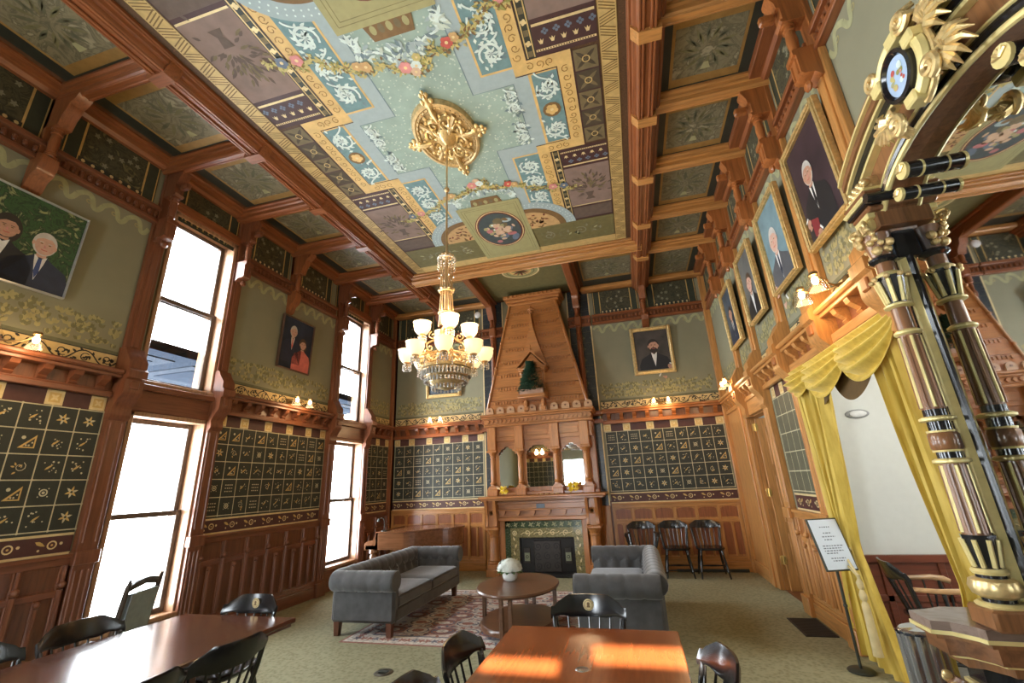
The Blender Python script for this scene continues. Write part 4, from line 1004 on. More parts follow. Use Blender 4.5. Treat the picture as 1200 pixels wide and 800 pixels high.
# ================================================================ furniture
velv, nt, b_ = newmat('grey velvet'); f_ = noise(nt, pos(nt, (1,1,1)), 9, 4); f2 = noise(nt, pos(nt, (1,1,1)), 160, 2)
nt.links.new(ramp(nt, f_, [(.3,(.050,.049,.050)),(.7,(.082,.081,.082))]), b_.inputs['Base Color']); b_.inputs['Roughness'].default_value = .85
b_.inputs['Sheen Weight'].default_value = .5; b_.inputs['Sheen Roughness'].default_value = .4; bump(nt, b_, f2, .25, .003)
legw = wood('sofa leg walnut', (.12,.04,.02), 'z')
def sofa(name, L, D, label, loc, rz):
    S = empty(name, loc, rz, label, 'sofa', 'pair of grey tufted sofas'); h = L/2
    m = MB(); m.box(-h+.10, h-.10, -D/2+.12, D/2-.02, .14, .29, velv, .02); m.box(-h+.1, h-.1, D/2-.03, D/2-.005, .15, .28, velv, .012); m.build('base', S)
    for s in (-1, 1):
        m = MB(); x0, x1 = (0.006, h-.15) if s > 0 else (-h+.15, -.006)
        def top(u, v):
            x = x0+(x1-x0)*u; y = -D/2+.2+(D-.2)*v; e = min(1, 9*min(u, 1-u), 9*min(v, 1-v)+.25)
            return (x, y, .40+.035*math.sqrt(max(0,e)))
        m.box(x0, x1, -D/2+.2, D/2, .285, .405, velv, .02); m.grid(top, 14, 14, velv); m.build('seat_cushion', S)
    def roll(fn, n, r, sq=1): # pleated roll
        return [fn(i/n) for i in range(n+1)], [r*(1-.075*(1 if (i % 6) == 0 else 0)) for i in range(n+1)]
    # back
    m = MB(); m.box(-h+.06, h-.06, -D/2, -D/2+.16, .14, .52, velv, .03)
    def face(u, v):
        x = -h+.14+(L-.28)*u; z = .42+.20*v; du = abs(((u*9) % 1)-.5); dv = abs(v-.5)
        return (x, -D/2+.20-.06*v+.02*math.cos(du*2*PI)*math.cos(dv*PI), z)
    m.grid(face, 72, 8, velv)
    P, R = roll(lambda t: (-h+.08+(L-.16)*t, -D/2+.06, .585), 60, .115); m.tube(P, R, velv, 14); b = m.build('backrest', S)
    for k in range(9):
        m = MB(); x = -h+.14+(L-.28)*(k+.5)/9
        m.sphere((x, -D/2+.185, .52), .014, velv, 8, 5); m.build('button', b)
    for s in (-1, 1):
        m = MB(); x = s*(h-.05)
        m.box(min(x, x-s*.12), max(x, x-s*.12), -D/2+.02, D/2-.005, .14, .50, velv, .03)
        def af(u, v):
            y = -D/2+.12+(D-.14)*u; z = .40+.22*v; du = abs(((u*4) % 1)-.5)
            return (x-s*(.15-.05*v+.018*math.cos(du*2*PI)), y, z)
        m.grid(af, 32, 6, velv)
        P, R = roll(lambda t: (x-s*.015, -D/2+.02+(D-.01)*t, .575), 30, .115); m.tube(P, R, velv, 16); a = m.build('armrest', S)
        for k in range(4): m = MB(); m.sphere((x-s*.135, -D/2+.22+k*.18, .52), .013, velv, 8, 5); m.build('button', a)
        m = MB(); m.lathe([(0,0),(.10,0),(.115,-.012)], (x-s*.015, D/2+.006, .575), velv, 16, Matrix(((1,0,0),(0,0,1),(0,1,0)))); m.build('arm_front', a)
        for y in (-D/2+.08, D/2-.08):
            m = MB(); q = .035; c = x-s*.06
            m.add([(c-q*.8,y-q*.8,0),(c+q*.8,y-q*.8,0),(c+q*.8,y+q*.8,0),(c-q*.8,y+q*.8,0),(c-q,y-q,.145),(c+q,y-q,.145),(c+q,y+q,.145),(c-q,y+q,.145)], [(0,1,2,3),(4,5,6,7),(0,1,5,4),(1,2,6,5),(2,3,7,6),(3,0,4,7)], legw); m.build('leg', S)
    return S
sofa('sofa', 2.12, .84, 'grey tufted sofa on the window side of the rug, beside the piano', (-3.24, 6.08, .006), -PI/2)
sofa('sofa', 2.10, .86, 'grey tufted sofa nearer the chairs along the panelled wall, its back to them', (-.30, 5.95, .006), PI/2)

# ---- rug
rugm, nt, b_ = newmat('persian rug'); v_ = pos(nt, (1,1,1))
vo = nt.nodes.new('ShaderNodeTexVoronoi'); vo.inputs['Scale'].default_value = 3.3; nt.links.new(v_, vo.inputs['Vector'])
n_ = noise(nt, v_, 17, 4, .7, 1.5); ad = nt.nodes.new('ShaderNodeMix'); ad.inputs[0].default_value = .55
nt.links.new(vo.outputs['Distance'], ad.inputs[2]); nt.links.new(n_, ad.inputs[3])
c_ = ramp(nt, ad.outputs[0], [(.30,(.50,.43,.36)),(.37,(.36,.20,.17)),(.43,(.55,.47,.40)),(.47,(.20,.17,.19)),(.53,(.48,.32,.27)),(.62,(.58,.50,.42))])
nt.links.new(c_, b_.inputs['Base Color']); b_.inputs['Roughness'].default_value = .95; bump(nt, b_, n_, .2, .005)
rugb = plain('rug border red', (.30,.13,.10), .95, var=.3, s=40); rugc = plain('rug border cream', (.55,.49,.42), .95, var=.4, s=25); rugn = plain('rug border navy', (.15,.14,.17), .95, var=.3, s=30)
mb = MB(); x0, x1, y0, y1 = -3.42, -.52, 4.93, 7.42
mb.box(x0, x1, y0, y1, .001, .004, rugb); mb.T = lambda u, v, d: (u, v, .004+d)
mb.rect(x0+.03, x1-.03, y0+.03, y1-.03, .0006, rugc); mb.rect(x0+.26, x1-.26, y0+.26, y1-.26, .0012, rugn); mb.rect(x0+.29, x1-.29, y0+.29, y1-.29, .0018, rugm)
rg = random.Random(5)
for k in range(34):
    for (a, b) in ((x0+.15+k*(x1-x0-.3)/33, y0+.145), (x0+.15+k*(x1-x0-.3)/33, y1-.145), (x0+.145, y0+.15+k*(y1-y0-.3)/33), (x1-.145, y0+.15+k*(y1-y0-.3)/33)):
        for q in range(5): mb.leaf(a, b, .06, .028, q*1.257+k, .0013+.0001*q, rugn if k % 3 == 0 else rugb)
for i in range(7):
    for j in range(6):
        cu, cv = x0+.52+i*(x1-x0-1.04)/6+(.1 if j % 2 else -.1), y0+.48+j*(y1-y0-.96)/5
        ma, mb_ = (rugc, rugb) if (i+j) % 2 else (rugb, rugc)
        mb.disc(cu, cv, .17, .0022, ma, 18, .13); mb.ring(cu, cv, .12, .14, .0026, rugn, 18, .75); mb.disc(cu, cv, .075, .0026, mb_, 12, .055)
        for q in range(8): mb.leaf(cu+.18*math.cos(q*.785), cv+.14*math.sin(q*.785), .09, .04, q*.785+.4, .0024, [rugc, rugn, rugb][(q+i) % 3])
        for q in range(6): mb.leaf(cu+rg.uniform(-.25,.25), cv+rg.uniform(-.2,.2), .10, .035, rg.random()*6.28, .0020, [rugc, rugn, rugb][q % 3])
tag(mb.build('area_rug'), 'faded rose and cream patterned rug between the two grey sofas', 'rug')

# ---- coffee table and flowers
cofw = wood('dark walnut', (.115,.050,.024), 'x', .3)
C = empty('coffee_table', (-1.50, 5.62, .0075), 0, 'oval two-tier dark wood coffee table standing on the patterned rug', 'table')
mb = MB(); mb.lathe([(0,.415),(.44,.415),(.47,.425),(.48,.445),(.47,.46),(0,.462)], (0,0,0), cofw, 48, sy=1.32); mb.build('top', C)
mb = MB(); mb.lathe([(0,.05),(.42,.05),(.44,.06),(.44,.10),(.43,.115),(0,.115)], (0,0,0), cofw, 48, sy=1.32); mb.build('shelf', C)
for lx, ly in ((-.43,0),(.43,0),(-.05,-.565),(.05,-.565),(-.05,.565),(.05,.565)):
    mb = MB(); mb.box(lx-.022, lx+.022, ly-.022, ly+.022, 0, .417, cofw, .006); mb.build('leg', C)
petal = plain('white petals', (.74,.78,.72), .8, var=.1, s=60); pot = plain('white glazed pot', (.80,.80,.77), .3)
W = empty('flower_pot', (-1.64, 5.76, .471), 0, 'white flowers in a small round white pot on the coffee table', 'plant')
mb = MB(); mb.lathe([(.06,0),(.085,.02),(.095,.06),(.09,.09),(.08,.095),(.075,.08)], (0,0,0), pot, 20); mb.build('pot', W)
mb = MB(); rg = random.Random(9); [mb.sphere((.07*math.cos(q*2.4)*min(1, q/7+.2), .07*math.sin(q*2.4)*min(1, q/7+.2), .180-.0045*q), .045, petal, 9, 6) for q in range(14)]; [mb.sphere((.082*math.cos(q*.57), .082*math.sin(q*.57), .112+.012*(q % 2)), .034, petal, 9, 6) for q in range(11)]
for k in range(520):
    a, e = rg.random()*6.28, rg.uniform(.0, 1.5); r = .11*rg.uniform(.92, 1.2); x, y, z = r*math.cos(a)*math.cos(e)*1.2, r*math.sin(a)*math.cos(e)*1.2, .125+r*math.sin(e)*.85
    n = Vector((x, y, z-.11)).normalized(); u = n.orthogonal().normalized(); w = n.cross(u); q = .022
    mb.add([Vector((x,y,z))-u*q, Vector((x,y,z))+w*q+n*.008, Vector((x,y,z))+u*q, Vector((x,y,z))-w*q+n*.008], [(0,1,2,3)], petal)
o = mb.build('blossoms', W, recalc=False); o['kind'] = 'stuff'
mb = MB(); lf = plain('leaf green', (.13,.24,.08), .6)
for k in range(12):
    a = k*.53; c, s_ = math.cos(a), math.sin(a); mb.add([(c*.08,s_*.08,.10),(c*.13-s_*.025,s_*.13+c*.025,.105),(c*.175,s_*.175,.085),(c*.13+s_*.025,s_*.13-c*.025,.105)], [(0,1,2,3)], lf)
mb.build('leaves', W, recalc=False)

# ---- black spindle chairs
blk = plain('black lacquer', (.010,.010,.011), .22, var=.1, coat=.3); tanw = wood('maple arm', (.50,.30,.14), 'x', .3)
def crest_fn(W_, z0, z1, y, ear=True):
    def top(u):
        x = abs(2*u-1); return z1-(z1-z0)*(.42 if x > .86 else (.30*max(0,(x-.55)/.31) if x > .55 else 0))
    return top
def chair(label, loc, rz, group=None, arms=None, seal=True, name='spindle_chair'):
    C = empty(name, loc, rz, label, 'chair', group); W_ = .50; zt = .845
    m = MB()                                  # saddle seat
    pts = []
    for k in range(28):
        a = 2*PI*k/28; c, s = math.cos(a), math.sin(a)
        x = .225*math.copysign(abs(c)**.6, c)*(1-.10*(s < 0)); y = .215*math.copysign(abs(s)**.7, s); pts.append((x, y))
    n = len(pts); v = [(x*.93, y*.93, .415) for x, y in pts]+[(x, y, .43) for x, y in pts]+[(x, y, .445) for x, y in pts]+[(x*.9, y*.9, .452) for x, y in pts]+[(x*.4, y*.4-.02, .440) for x, y in pts]
    f = [tuple(range(n-1,-1,-1)), tuple(range(4*n, 5*n))]+[(r*n+i, r*n+(i+1)%n, (r+1)*n+(i+1)%n, (r+1)*n+i) for r in range(4) for i in range(n)]
    m.add(v, f, blk, True); m.build('seat', C)
    for sx in (-1, 1):
        for sy in (-1, 1):
            m = MB(); a, b = Vector((sx*.155, sy*.14, .425)), Vector((sx*.215, sy*.215, 0))
            prof = [(0,.016),(.06,.022),(.14,.016),(.18,.020),(.2,.015),(.5,.021),(.72,.016),(.76,.021),(.79,.014),(.95,.013),(1,.011)]
            m.tube([a.lerp(b, t) for t, r in prof], [r for t, r in prof], blk, 9); m.build('leg', C)
    m = MB()
    for sx in (-1, 1): m.tube([(sx*.19,-.185,.165),(sx*.19,0,.165),(sx*.19,.185,.165)], [.009,.014,.009], blk, 7)
    m.tube([(-.19,0,.165),(0,0,.165),(.19,0,.165)], [.009,.015,.009], blk, 7); m.tube([(-.2,.195,.12),(0,.195,.12),(.2,.195,.12)], [.009,.013,.009], blk, 7); m.build('stretcher', C)
    yb = lambda x: -.275+.075*(abs(x)/.25)**2*1.0      # bowed crest in plan
    m = MB(); N = 26; v = []; top = crest_fn(W_, .70, zt, 0)
    for i in range(N+1):
        u = i/N; x = (u-.5)*W_; y = yb(x); zt_ = top(u); zb_ = .715+.015*math.sin(PI*min(1,max(0,(abs(2*u-1)-.5)*2)))
        for (z, dy) in ((zb_, .010), (zb_-.003, -.004), (zt_-.02, -.022), (zt_, -.016), (zt_, -.004), (zb_+.02, .014)): v.append((x, y+dy-(z-.71)*.12, z))
    k = 6; f = [(i*k+j, i*k+(j+1)%k, (i+1)*k+(j+1)%k, (i+1)*k+j) for i in range(N) for j in range(k)]+[tuple(range(k)), tuple(range(N*k, N*k+k))]
    m.add(v, f, blk, True); cr = m.build('crest_rail', C, sharp=35)
    if seal:
        m = MB(); Mx = Matrix(((1,0,0),(0,0,1),(0,1,0)))
        m.lathe([(0,.0),(.034,.0),(.036,-.002)], (0, -.275+.007, .785), goldp, 20, Mx); m.lathe([(.026,.0012),(.029,.0012)], (0, -.268, .785), brownc, 20, Mx, cap=False); m.lathe([(0,.0018),(.010,.0016)], (0,-.268,.792), brownc, 8, Mx)
        m.add([(-.014,-.2662,.770),(.014,-.2662,.770),(.006,-.2662,.786),(-.006,-.2662,.786)], [(0,1,2,3)], brownc); m.build('gold_seal', cr)['label'] = 'round gold emblem'
    for i in range(7):
        x = (i-3)*.058; m = MB(); b = Vector((x*1.0, -.185-.0+.06*(abs(x)/.25)**2, .44)); t = Vector((x*1.22, yb(x*1.22)+.0, .722))
        m.tube([b, b.lerp(t, .45), t], [.007,.0085,.006], blk, 7); m.build('spindle', C)
    for s in (-1, 1):
        m = MB(); b, t = Vector((s*.195,-.145,.43)), Vector((s*.235, yb(.235)-.005, .74))
        P = [(0,.013),(.2,.018),(.3,.013),(.7,.016),(1,.011)]; m.tube([b.lerp(t, q) for q, r in P], [r for q, r in P], blk, 8); m.build('back_post', C)
        if arms:
            m = MB(); m.tube([(s*.215,-.20,.665),(s*.26,-.05,.665),(s*.275,.10,.672),(s*.27,.18,.66),(s*.265,.215,.645)], [.016,.018,.022,.026,.02], arms, 10, squash=1.0); m.build('arm', C)
            m = MB(); m.tube([(s*.21,.13,.44),(s*.245,.14,.56),(s*.27,.14,.66)], [.013,.018,.012], blk, 8)
            m.tube([(s*.21,.03,.44),(s*.265,.03,.66)], .008, blk, 6); m.tube([(s*.21,-.07,.44),(s*.25,-.06,.66)], .008, blk, 6); m.build('arm_post', C)
    return C
gM, gL, gB = 'black chairs round the near table', 'black chairs round the table by the windows', 'black chairs along the panelled wall'
chair('black chair with gold seal at the sofa end of the near table, facing it', (-.42, 3.14, 0), PI, gM)
chair('black spindle chair on the window side of the near table, closer to the sofas', (-.74, 2.46, 0), -PI/2, gM, seal=False)
chair('black spindle chair on the window side of the near table, at the lower picture edge', (-.76, 1.92, 0), -PI/2, gM, seal=False)
chair('black spindle chair on the curtain side of the near table, crest catching the light', (.02, 2.40, 0), PI/2+.12, gM, seal=False)
chair('black chair with gold seal at the far end of the long table by the windows', (-3.03, 2.98, 0), PI, gL)
chair('black spindle chair on the room side of the window table, nearer its far end', (-2.52, 2.34, 0), PI/2-.1, gL, seal=False)
chair('black spindle chair on the room side of the window table, at the lower picture edge', (-2.50, 1.80, 0), PI/2, gL, seal=False)
chair('black spindle chair between the long table and the windows, crest below the window', (-3.48, 2.50, 0), -PI/2, gL, seal=False)
chair('black spindle chair between the long table and the windows, at the left picture edge', (-3.49, 1.95, 0), -PI/2, gL, seal=False)
chair('black armchair beside the fireplace, first of three along the panelled wall', (-.02, 8.58, 0), PI, gB, arms=blk, seal=False)
chair('black spindle chair in the middle of three along the panelled wall', (.52, 8.58, 0), PI, gB, seal=False)
chair('black spindle chair beside the doorway, last of three along the panelled wall', (1.05, 8.56, 0), PI, gB, seal=False)
chair('black armchair with pale wooden arms in the alcove behind the gold curtain', (2.22, 4.75, 0), -PI/2-.15, None, arms=tanw, name='armchair')
# high backed chair by the window
U = empty('high_back_chair', (-4.42, 3.12, 0), 1.95, 'high-backed chair with a padded back panel, glare-tinted blue-grey, standing against the tall window', 'chair')
bgf = plain('glare tinted upholstery', (.24,.30,.34), .8); dkw = wood('dark chair wood', (.05,.03,.02), 'z')  # window glare on the padding is put into its pale tint
mb = MB(); mb.box(-.23, .23, -.21, .23, .40, .47, bgf, .03); mb.box(-.23, .23, -.2, .22, .36, .41, dkw, .01); mb.build('seat', U)
for s in (-1, 1):
    mb = MB(); mb.tube([(s*.2,-.19,0),(s*.2,-.19,.42),(s*.2,-.26,.92),(s*.2,-.275,.98)], [.02,.022,.02,.012], dkw, 8); mb.build('back_post', U)
    mb = MB(); mb.tube([(s*.2,.19,0),(s*.2,.2,.38)], [.016,.024], dkw, 8); mb.build('leg', U)
mb = MB(); mb.prism([(-.2,.89),(-.2,.93),(-.1,.965),(0,.975),(.1,.965),(.2,.93),(.2,.89),(0,.92)], lambda a, b, t: (a, -.255+t-(b-.9)*.15, b), -.015, .015, dkw); mb.build('crest_rail', U)
mb = MB(); mb.add([(-.165,-.205,.5),(.165,-.205,.5),(.165,-.25,.87),(-.165,-.25,.87),(-.165,-.24,.5),(.165,-.24,.5),(.165,-.285,.87),(-.165,-.285,.87)], [(0,1,2,3),(4,5,6,7),(0,1,5,4),(1,2,6,5),(2,3,7,6),(3,0,4,7)], bgf); mb.build('back_panel', U)

# ---- tables
def table(name, x0, x1, y0, y1, z, m, label, lm):
    cx, cy = (x0+x1)/2, (y0+y1)/2; T_ = empty(name, (cx, cy, 0), 0, label, 'table'); w, l = (x1-x0)/2, (y1-y0)/2
    b = MB(); b.box(-w, w, -l, l, z-.032, z, m, .006); tp = b.build('top', T_)
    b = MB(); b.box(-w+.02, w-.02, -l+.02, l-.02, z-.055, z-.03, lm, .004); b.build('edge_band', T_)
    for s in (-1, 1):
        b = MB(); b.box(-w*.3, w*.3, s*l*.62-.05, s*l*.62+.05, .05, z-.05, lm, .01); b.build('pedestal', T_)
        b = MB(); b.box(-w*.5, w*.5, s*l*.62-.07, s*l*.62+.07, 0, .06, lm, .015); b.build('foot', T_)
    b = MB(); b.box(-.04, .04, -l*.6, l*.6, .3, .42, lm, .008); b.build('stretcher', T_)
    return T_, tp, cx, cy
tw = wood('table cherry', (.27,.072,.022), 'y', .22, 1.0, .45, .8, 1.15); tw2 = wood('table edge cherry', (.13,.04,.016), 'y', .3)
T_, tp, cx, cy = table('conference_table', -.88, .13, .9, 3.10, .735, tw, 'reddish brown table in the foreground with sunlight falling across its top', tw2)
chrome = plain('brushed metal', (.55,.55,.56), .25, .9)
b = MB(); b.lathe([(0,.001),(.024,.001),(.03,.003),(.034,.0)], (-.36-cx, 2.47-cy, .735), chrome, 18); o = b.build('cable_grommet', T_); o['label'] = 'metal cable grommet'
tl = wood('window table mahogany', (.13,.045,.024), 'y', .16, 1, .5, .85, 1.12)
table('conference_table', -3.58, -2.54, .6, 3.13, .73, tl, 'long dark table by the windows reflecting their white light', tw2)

# ---- grand piano
pw = wood('piano walnut', (.21,.085,.034), 'x', .25, .7, .5); iv = plain('ivory keys', (.78,.76,.68), .3)
P = empty('grand_piano', (-4.62, 7.55, 0), 0, 'brown grand piano with closed lid in the corner between window and fireplace', 'piano')
out = [(0,0),(.55,0)]+bez((.55,0), (.95,.02), (.85,.42), (1.20,.46), 10)[1:]+bez((1.20,.46), (1.42,.50), (1.46,.95), (1.15,1.06), 10)[1:]+[(.9,1.10),(0,1.10)]
ID = lambda a, b, t: (a, b, t)
mb = MB(); mb.prism(out, ID, .58, .85, pw); mb.build('case', P)
c_ = (.6, .55); lid = [(c_[0]+(a-c_[0])*1.025, c_[1]+(b-c_[1])*1.03) for a, b in out]
mb = MB(); mb.prism([(max(a,.22), b) for a, b in lid], ID, .855, .88, pw); mb.build('lid', P)
mb = MB(); mb.box(.0, .24, -.01, 1.11, .855, .876, pw, .006); mb.build('front_lid', P)
mb = MB(); mb.box(-.20, .02, 0, 1.10, .58, .66, pw, .008); mb.build('key_bed', P)
for y in (0, 1.04):
    mb = MB(); mb.prism([(-.22,.58),(-.22,.68),(-.17,.72),(-.05,.74),(.0,.84),(.04,.86),(.04,.58)], lambda a, b, t: (a, t, b), y, y+.06, pw); mb.build('cheek', P)
mb = MB(); mb.box(-.19, -.04, .07, 1.03, .66, .683, iv, .003)
for k in range(36):
    if k % 7 not in (2, 6): mb.box(-.13, -.04, .09+k*.0267, .10+k*.0267, .683, .693, ink)
mb.build('keyboard', P)
for (x, y) in ((-.08,.1),(-.08,1.0),(1.12,.78)):
    mb = MB(); mb.lathe([(.025,0),(.03,.03),(.04,.06),(.035,.1),(.06,.2),(.075,.45),(.06,.5),(.085,.52),(.085,.58)], (x, y, 0), pw, 12); mb.build('leg', P)
mb = MB(); mb.box(.1, .16, .45, .65, .12, .58, pw, .01); mb.box(.05, .2, .42, .68, .08, .13, pw, .01); mb.tube([(.05,.5,.1),(-.05,.5,.08)], .01, brass, 6); mb.tube([(.05,.6,.1),(-.05,.6,.08)], .01, brass, 6); mb.build('pedal_lyre', P)
mb = MB(); mb.box(.06, .09, .2, .9, .876, .89, pw); mb.build('music_desk', P)
# small desk lamp on the piano
K = empty('desk_lamp', (-4.52, 7.66, .876), 0, 'small bent-neck lamp standing on the keyboard end of the piano', 'lamp')
mb = MB(); mb.lathe([(0,0),(.05,0),(.05,.012),(.02,.02),(0,.02)], (0,0,0), ink, 14); mb.build('base', K)
mb = MB(); mb.tube([(0,0,.01),(0,0,.16),(-.02,0,.21),(-.07,0,.225),(-.11,0,.20)], .006, ink, 7); mb.build('neck', K)
mb = MB(); mb.lathe([(.012,.03),(.03,.0),(.034,-.02)], (-.115,0,.185), ink, 12); mb.build('shade', K)

# ---- sign on a stand, floor grate, floor socket
sx, sy = 1.60, 4.84
S = empty('sign_stand', (sx, sy, 0), 0, 'black-framed printed sign on a thin black pole beside the gold curtain', 'sign')
mb = MB(); mb.lathe([(0,0),(.096,0),(.10,.008),(.09,.018),(.02,.026),(0,.026)], (0,0,0), ink, 28); mb.build('base', S)
mb = MB(); mb.tube([(0,0,.02),(0,0,.80)], .012, ink, 8); mb.sphere((0,0,.48), .018, ink, 8, 6); mb.build('pole', S)
paper = plain('printed paper', (.62,.70,.80), .4, var=.02); inkp = plain('printed text', (.16,.19,.25), .6)
Rm = Matrix.Rotation(.30, 4, 'Z') @ Matrix.Rotation(-.30, 4, 'X')
tf = lambda u, v, d: tuple(Vector((0,-.02,.965)) + (Rm @ Vector((u, -d, v))))
mb = MB(tf); w, h = .142, .215
mb.box(-w, w, -h, h, -.012, .006, ink, .004); fr = mb.build('frame', S)
mb = MB(tf); mb.rect(-w+.012, w-.012, -h+.012, h-.012, .0075, paper)
rg = random.Random(4)
for (v, us) in ((.135, (-.05,.05)), (.085, (-.04,.03)), (.055, (-.06,.06)), (.03, (-.05,.02)), (-.02, (-.09,.09)), (-.04, (-.09,.07)), (-.06, (-.09,.08)), (-.08, (-.08,.02)), (-.12, (-.06,.07)), (-.14, (-.05,.05))):
    u = us[0]
    while u < us[1]:
        l = rg.uniform(.010, .026); mb.rect(u, min(u+l, us[1]), v, v+.009, .0082, inkp); u += l+.007
mb.build('notice_sheet', S)
gm = plain('dark grate', (.014,.013,.012), .6); mb = MB(); mb.box(1.46, 1.76, 5.68, 6.30, .001, .010, gm, .003)
for k in range(14): mb.box(1.48, 1.74, 5.71+k*.042, 5.725+k*.042, .010, .013, gm)
tag(mb.build('floor_grate'), 'dark rectangular grate in the carpet beside the panelled side wall', 'vent')
mb = MB(); mb.lathe([(0,.001),(.05,.001),(.05,.008),(.075,.01),(.09,.0)], (-2.45,4.25,0), plain('floor box metal', (.10,.085,.06), .4, .6), 24); mb.box(-2.49,-2.41,4.225,4.275,.004,.012, ink)
tag(mb.build('floor_socket'), 'small round floor socket in the open carpet before the sofas', 'socket')
# fluted silver bin
silver, nt, b_ = newmat('brushed aluminium'); b_.inputs['Base Color'].default_value = (.62,.64,.68,1); b_.inputs['Metallic'].default_value = .9; b_.inputs['Roughness'].default_value = .2
bump(nt, b_, noise(nt, pos(nt, (60,60,1)), 3, 2), .1, .002)
B_ = empty('metal_bin', (1.455, 3.36, 0), .5, 'tall ribbed silver metal bin beside the mirror console', 'bin')
pts = []
for k in range(72):
    a = 2*PI*k/72; r = 1+.12*abs(math.sin(a*6)); pts.append((.13*r*math.cos(a), .085*r*math.sin(a)))
mb = MB(); n = len(pts)
mb.add([(x*.92,y*.92,0) for x,y in pts]+[(x,y,.70) for x,y in pts], [(i,(i+1)%n,n+(i+1)%n,n+i) for i in range(n)]+[tuple(range(n-1,-1,-1))], silver, True); mb.build('body', B_)
mb = MB(); mb.lathe([(.0,.70),(.10,.70),(.128,.70),(.132,.712),(.12,.722),(0,.724)], (0,0,0), silver, 30, sy=.66); mb.build('lid', B_)
# ================================================================ curtains
vel, nt, b_ = newmat('gold velvet'); f_ = noise(nt, pos(nt, (8,8,1.5)), 2.5, 4)
nt.links.new(ramp(nt, f_, [(.3,(.46,.31,.03)),(.7,(.66,.48,.08))]), b_.inputs['Base Color']); b_.inputs['Roughness'].default_value = .6
b_.inputs['Sheen Weight'].default_value = .6; b_.inputs['Sheen Tint'].default_value = (1,.85,.4,1); bump(nt, b_, f_, .2, .01)
lining = plain('brown curtain lining', (.10,.055,.012), .7); fringe = plain('cream fringe', (.58,.47,.24), .7)
def drape(name, label, ya, yb, y_tie, w_tie, z_tie, y_bot, w_bot, nf, x=XR-.05, amp=.055, ztop=2.5):
    """pulled to one side by a tie; ya..yb top spread"""
    m = MB()
    def fn(u, v):
        z = ztop-(ztop-.02)*v; vt = (ztop-z_tie)/(ztop-.02)
        if v < vt: t = (v/vt)**1.4; lo, hi = ya+(y_tie-w_tie/2-ya)*t, yb+(y_tie+w_tie/2-yb)*t
        else: t = ((v-vt)/(1-vt))**.8; lo, hi = y_tie-w_tie/2+(y_bot-w_bot/2-y_tie+w_tie/2)*t, y_tie+w_tie/2+(y_bot+w_bot/2-y_tie-w_tie/2)*t
        a = amp*(.55+.5*abs(v-vt)); ph = u*nf*2*PI
        return (x+a*math.sin(ph)+.012*math.sin(ph*2.3+v*5), lo+(hi-lo)*u+.012*math.sin(ph*1.7+v*3), z)
    m.grid(fn, nf*10, 44, vel); return tag(m.build(name), label, 'curtain')
dL = drape('curtain', 'gold velvet curtain tied back with a cream tassel beside the sign stand', 4.56, 5.23, 4.99, .30, .90, 4.94, .80, 6)
dR = drape('curtain', 'gold velvet curtain falling behind the tall gilded mirror', 3.26, 3.66, 3.36, .26, .90, 3.44, .46, 4)
m = MB(); x = XR-.055
m.tube([(x+.02,4.88,.93),(x-.07,4.92,.89),(x-.085,5.03,.87),(x-.05,5.14,.92),(x+.03,5.18,.97)], .013, fringe, 8); m.tube([(x-.07,4.93,.89),(x-.10,4.76,.82),(x-.10,4.66,.74)], .010, fringe, 7)
m.tube([(x-.08,4.99,.88),(x-.11,4.80,.80),(x-.10,4.66,.74)], .010, fringe, 7)
o = m.build('tie_cord', dL); o['label'] = 'cream tie-back cord'
m = MB(); m.lathe([(0,.76),(.014,.75),(.010,.72),(.026,.69),(.02,.65),(.012,.64),(.028,.60),(.024,.57),(.014,.555),(.026,.53),(.028,.50),(.034,.2),(.036,.17),(.0,.17)], (x-.10,4.66,0), fringe, 18); o = m.build('tassel', dL); o['label'] = 'long cream tassel'
def swag(ya, yb, ztop, drop, label, back=False):
    m = MB()
    def fn(u, v):
        s = math.sin(PI*u); y = ya+(yb-ya)*(u+.0*v); t = v
        z = ztop-.02-drop*(s**.75)*(.12+.88*t)-.10*t*(1-s)-.04*t
        rip = math.sin((t*.9+.05)*9*PI)*.032*s**.5
        d = .10+.13*s*math.sin(PI*min(1,t*.85+.1))+rip
        return (XR-(d if not back else .04+.03*s*t), y, z)
    m.grid(fn, 30, 56 if not back else 8, lining if back else vel)
    m2 = None
    return tag(m.build('valance_swag'), label, 'curtain', None if back else 'gold swags over the archway')
swag(4.70, 5.24, 2.62, .26, 'small gold swag at the door end of the curtain heading')
swag(3.95, 4.86, 2.62, .36, 'broad gold swag in the middle of the curtain heading')
swag(3.24, 4.10, 2.62, .36, 'gold swag at the mirror end of the curtain heading')
swag(3.70, 4.45, 2.52, .34, 'dark lining showing below and between the two wide swags', True)
swag(4.45, 4.95, 2.52, .30, 'dark lining showing beside the small swag near the doorway', True)
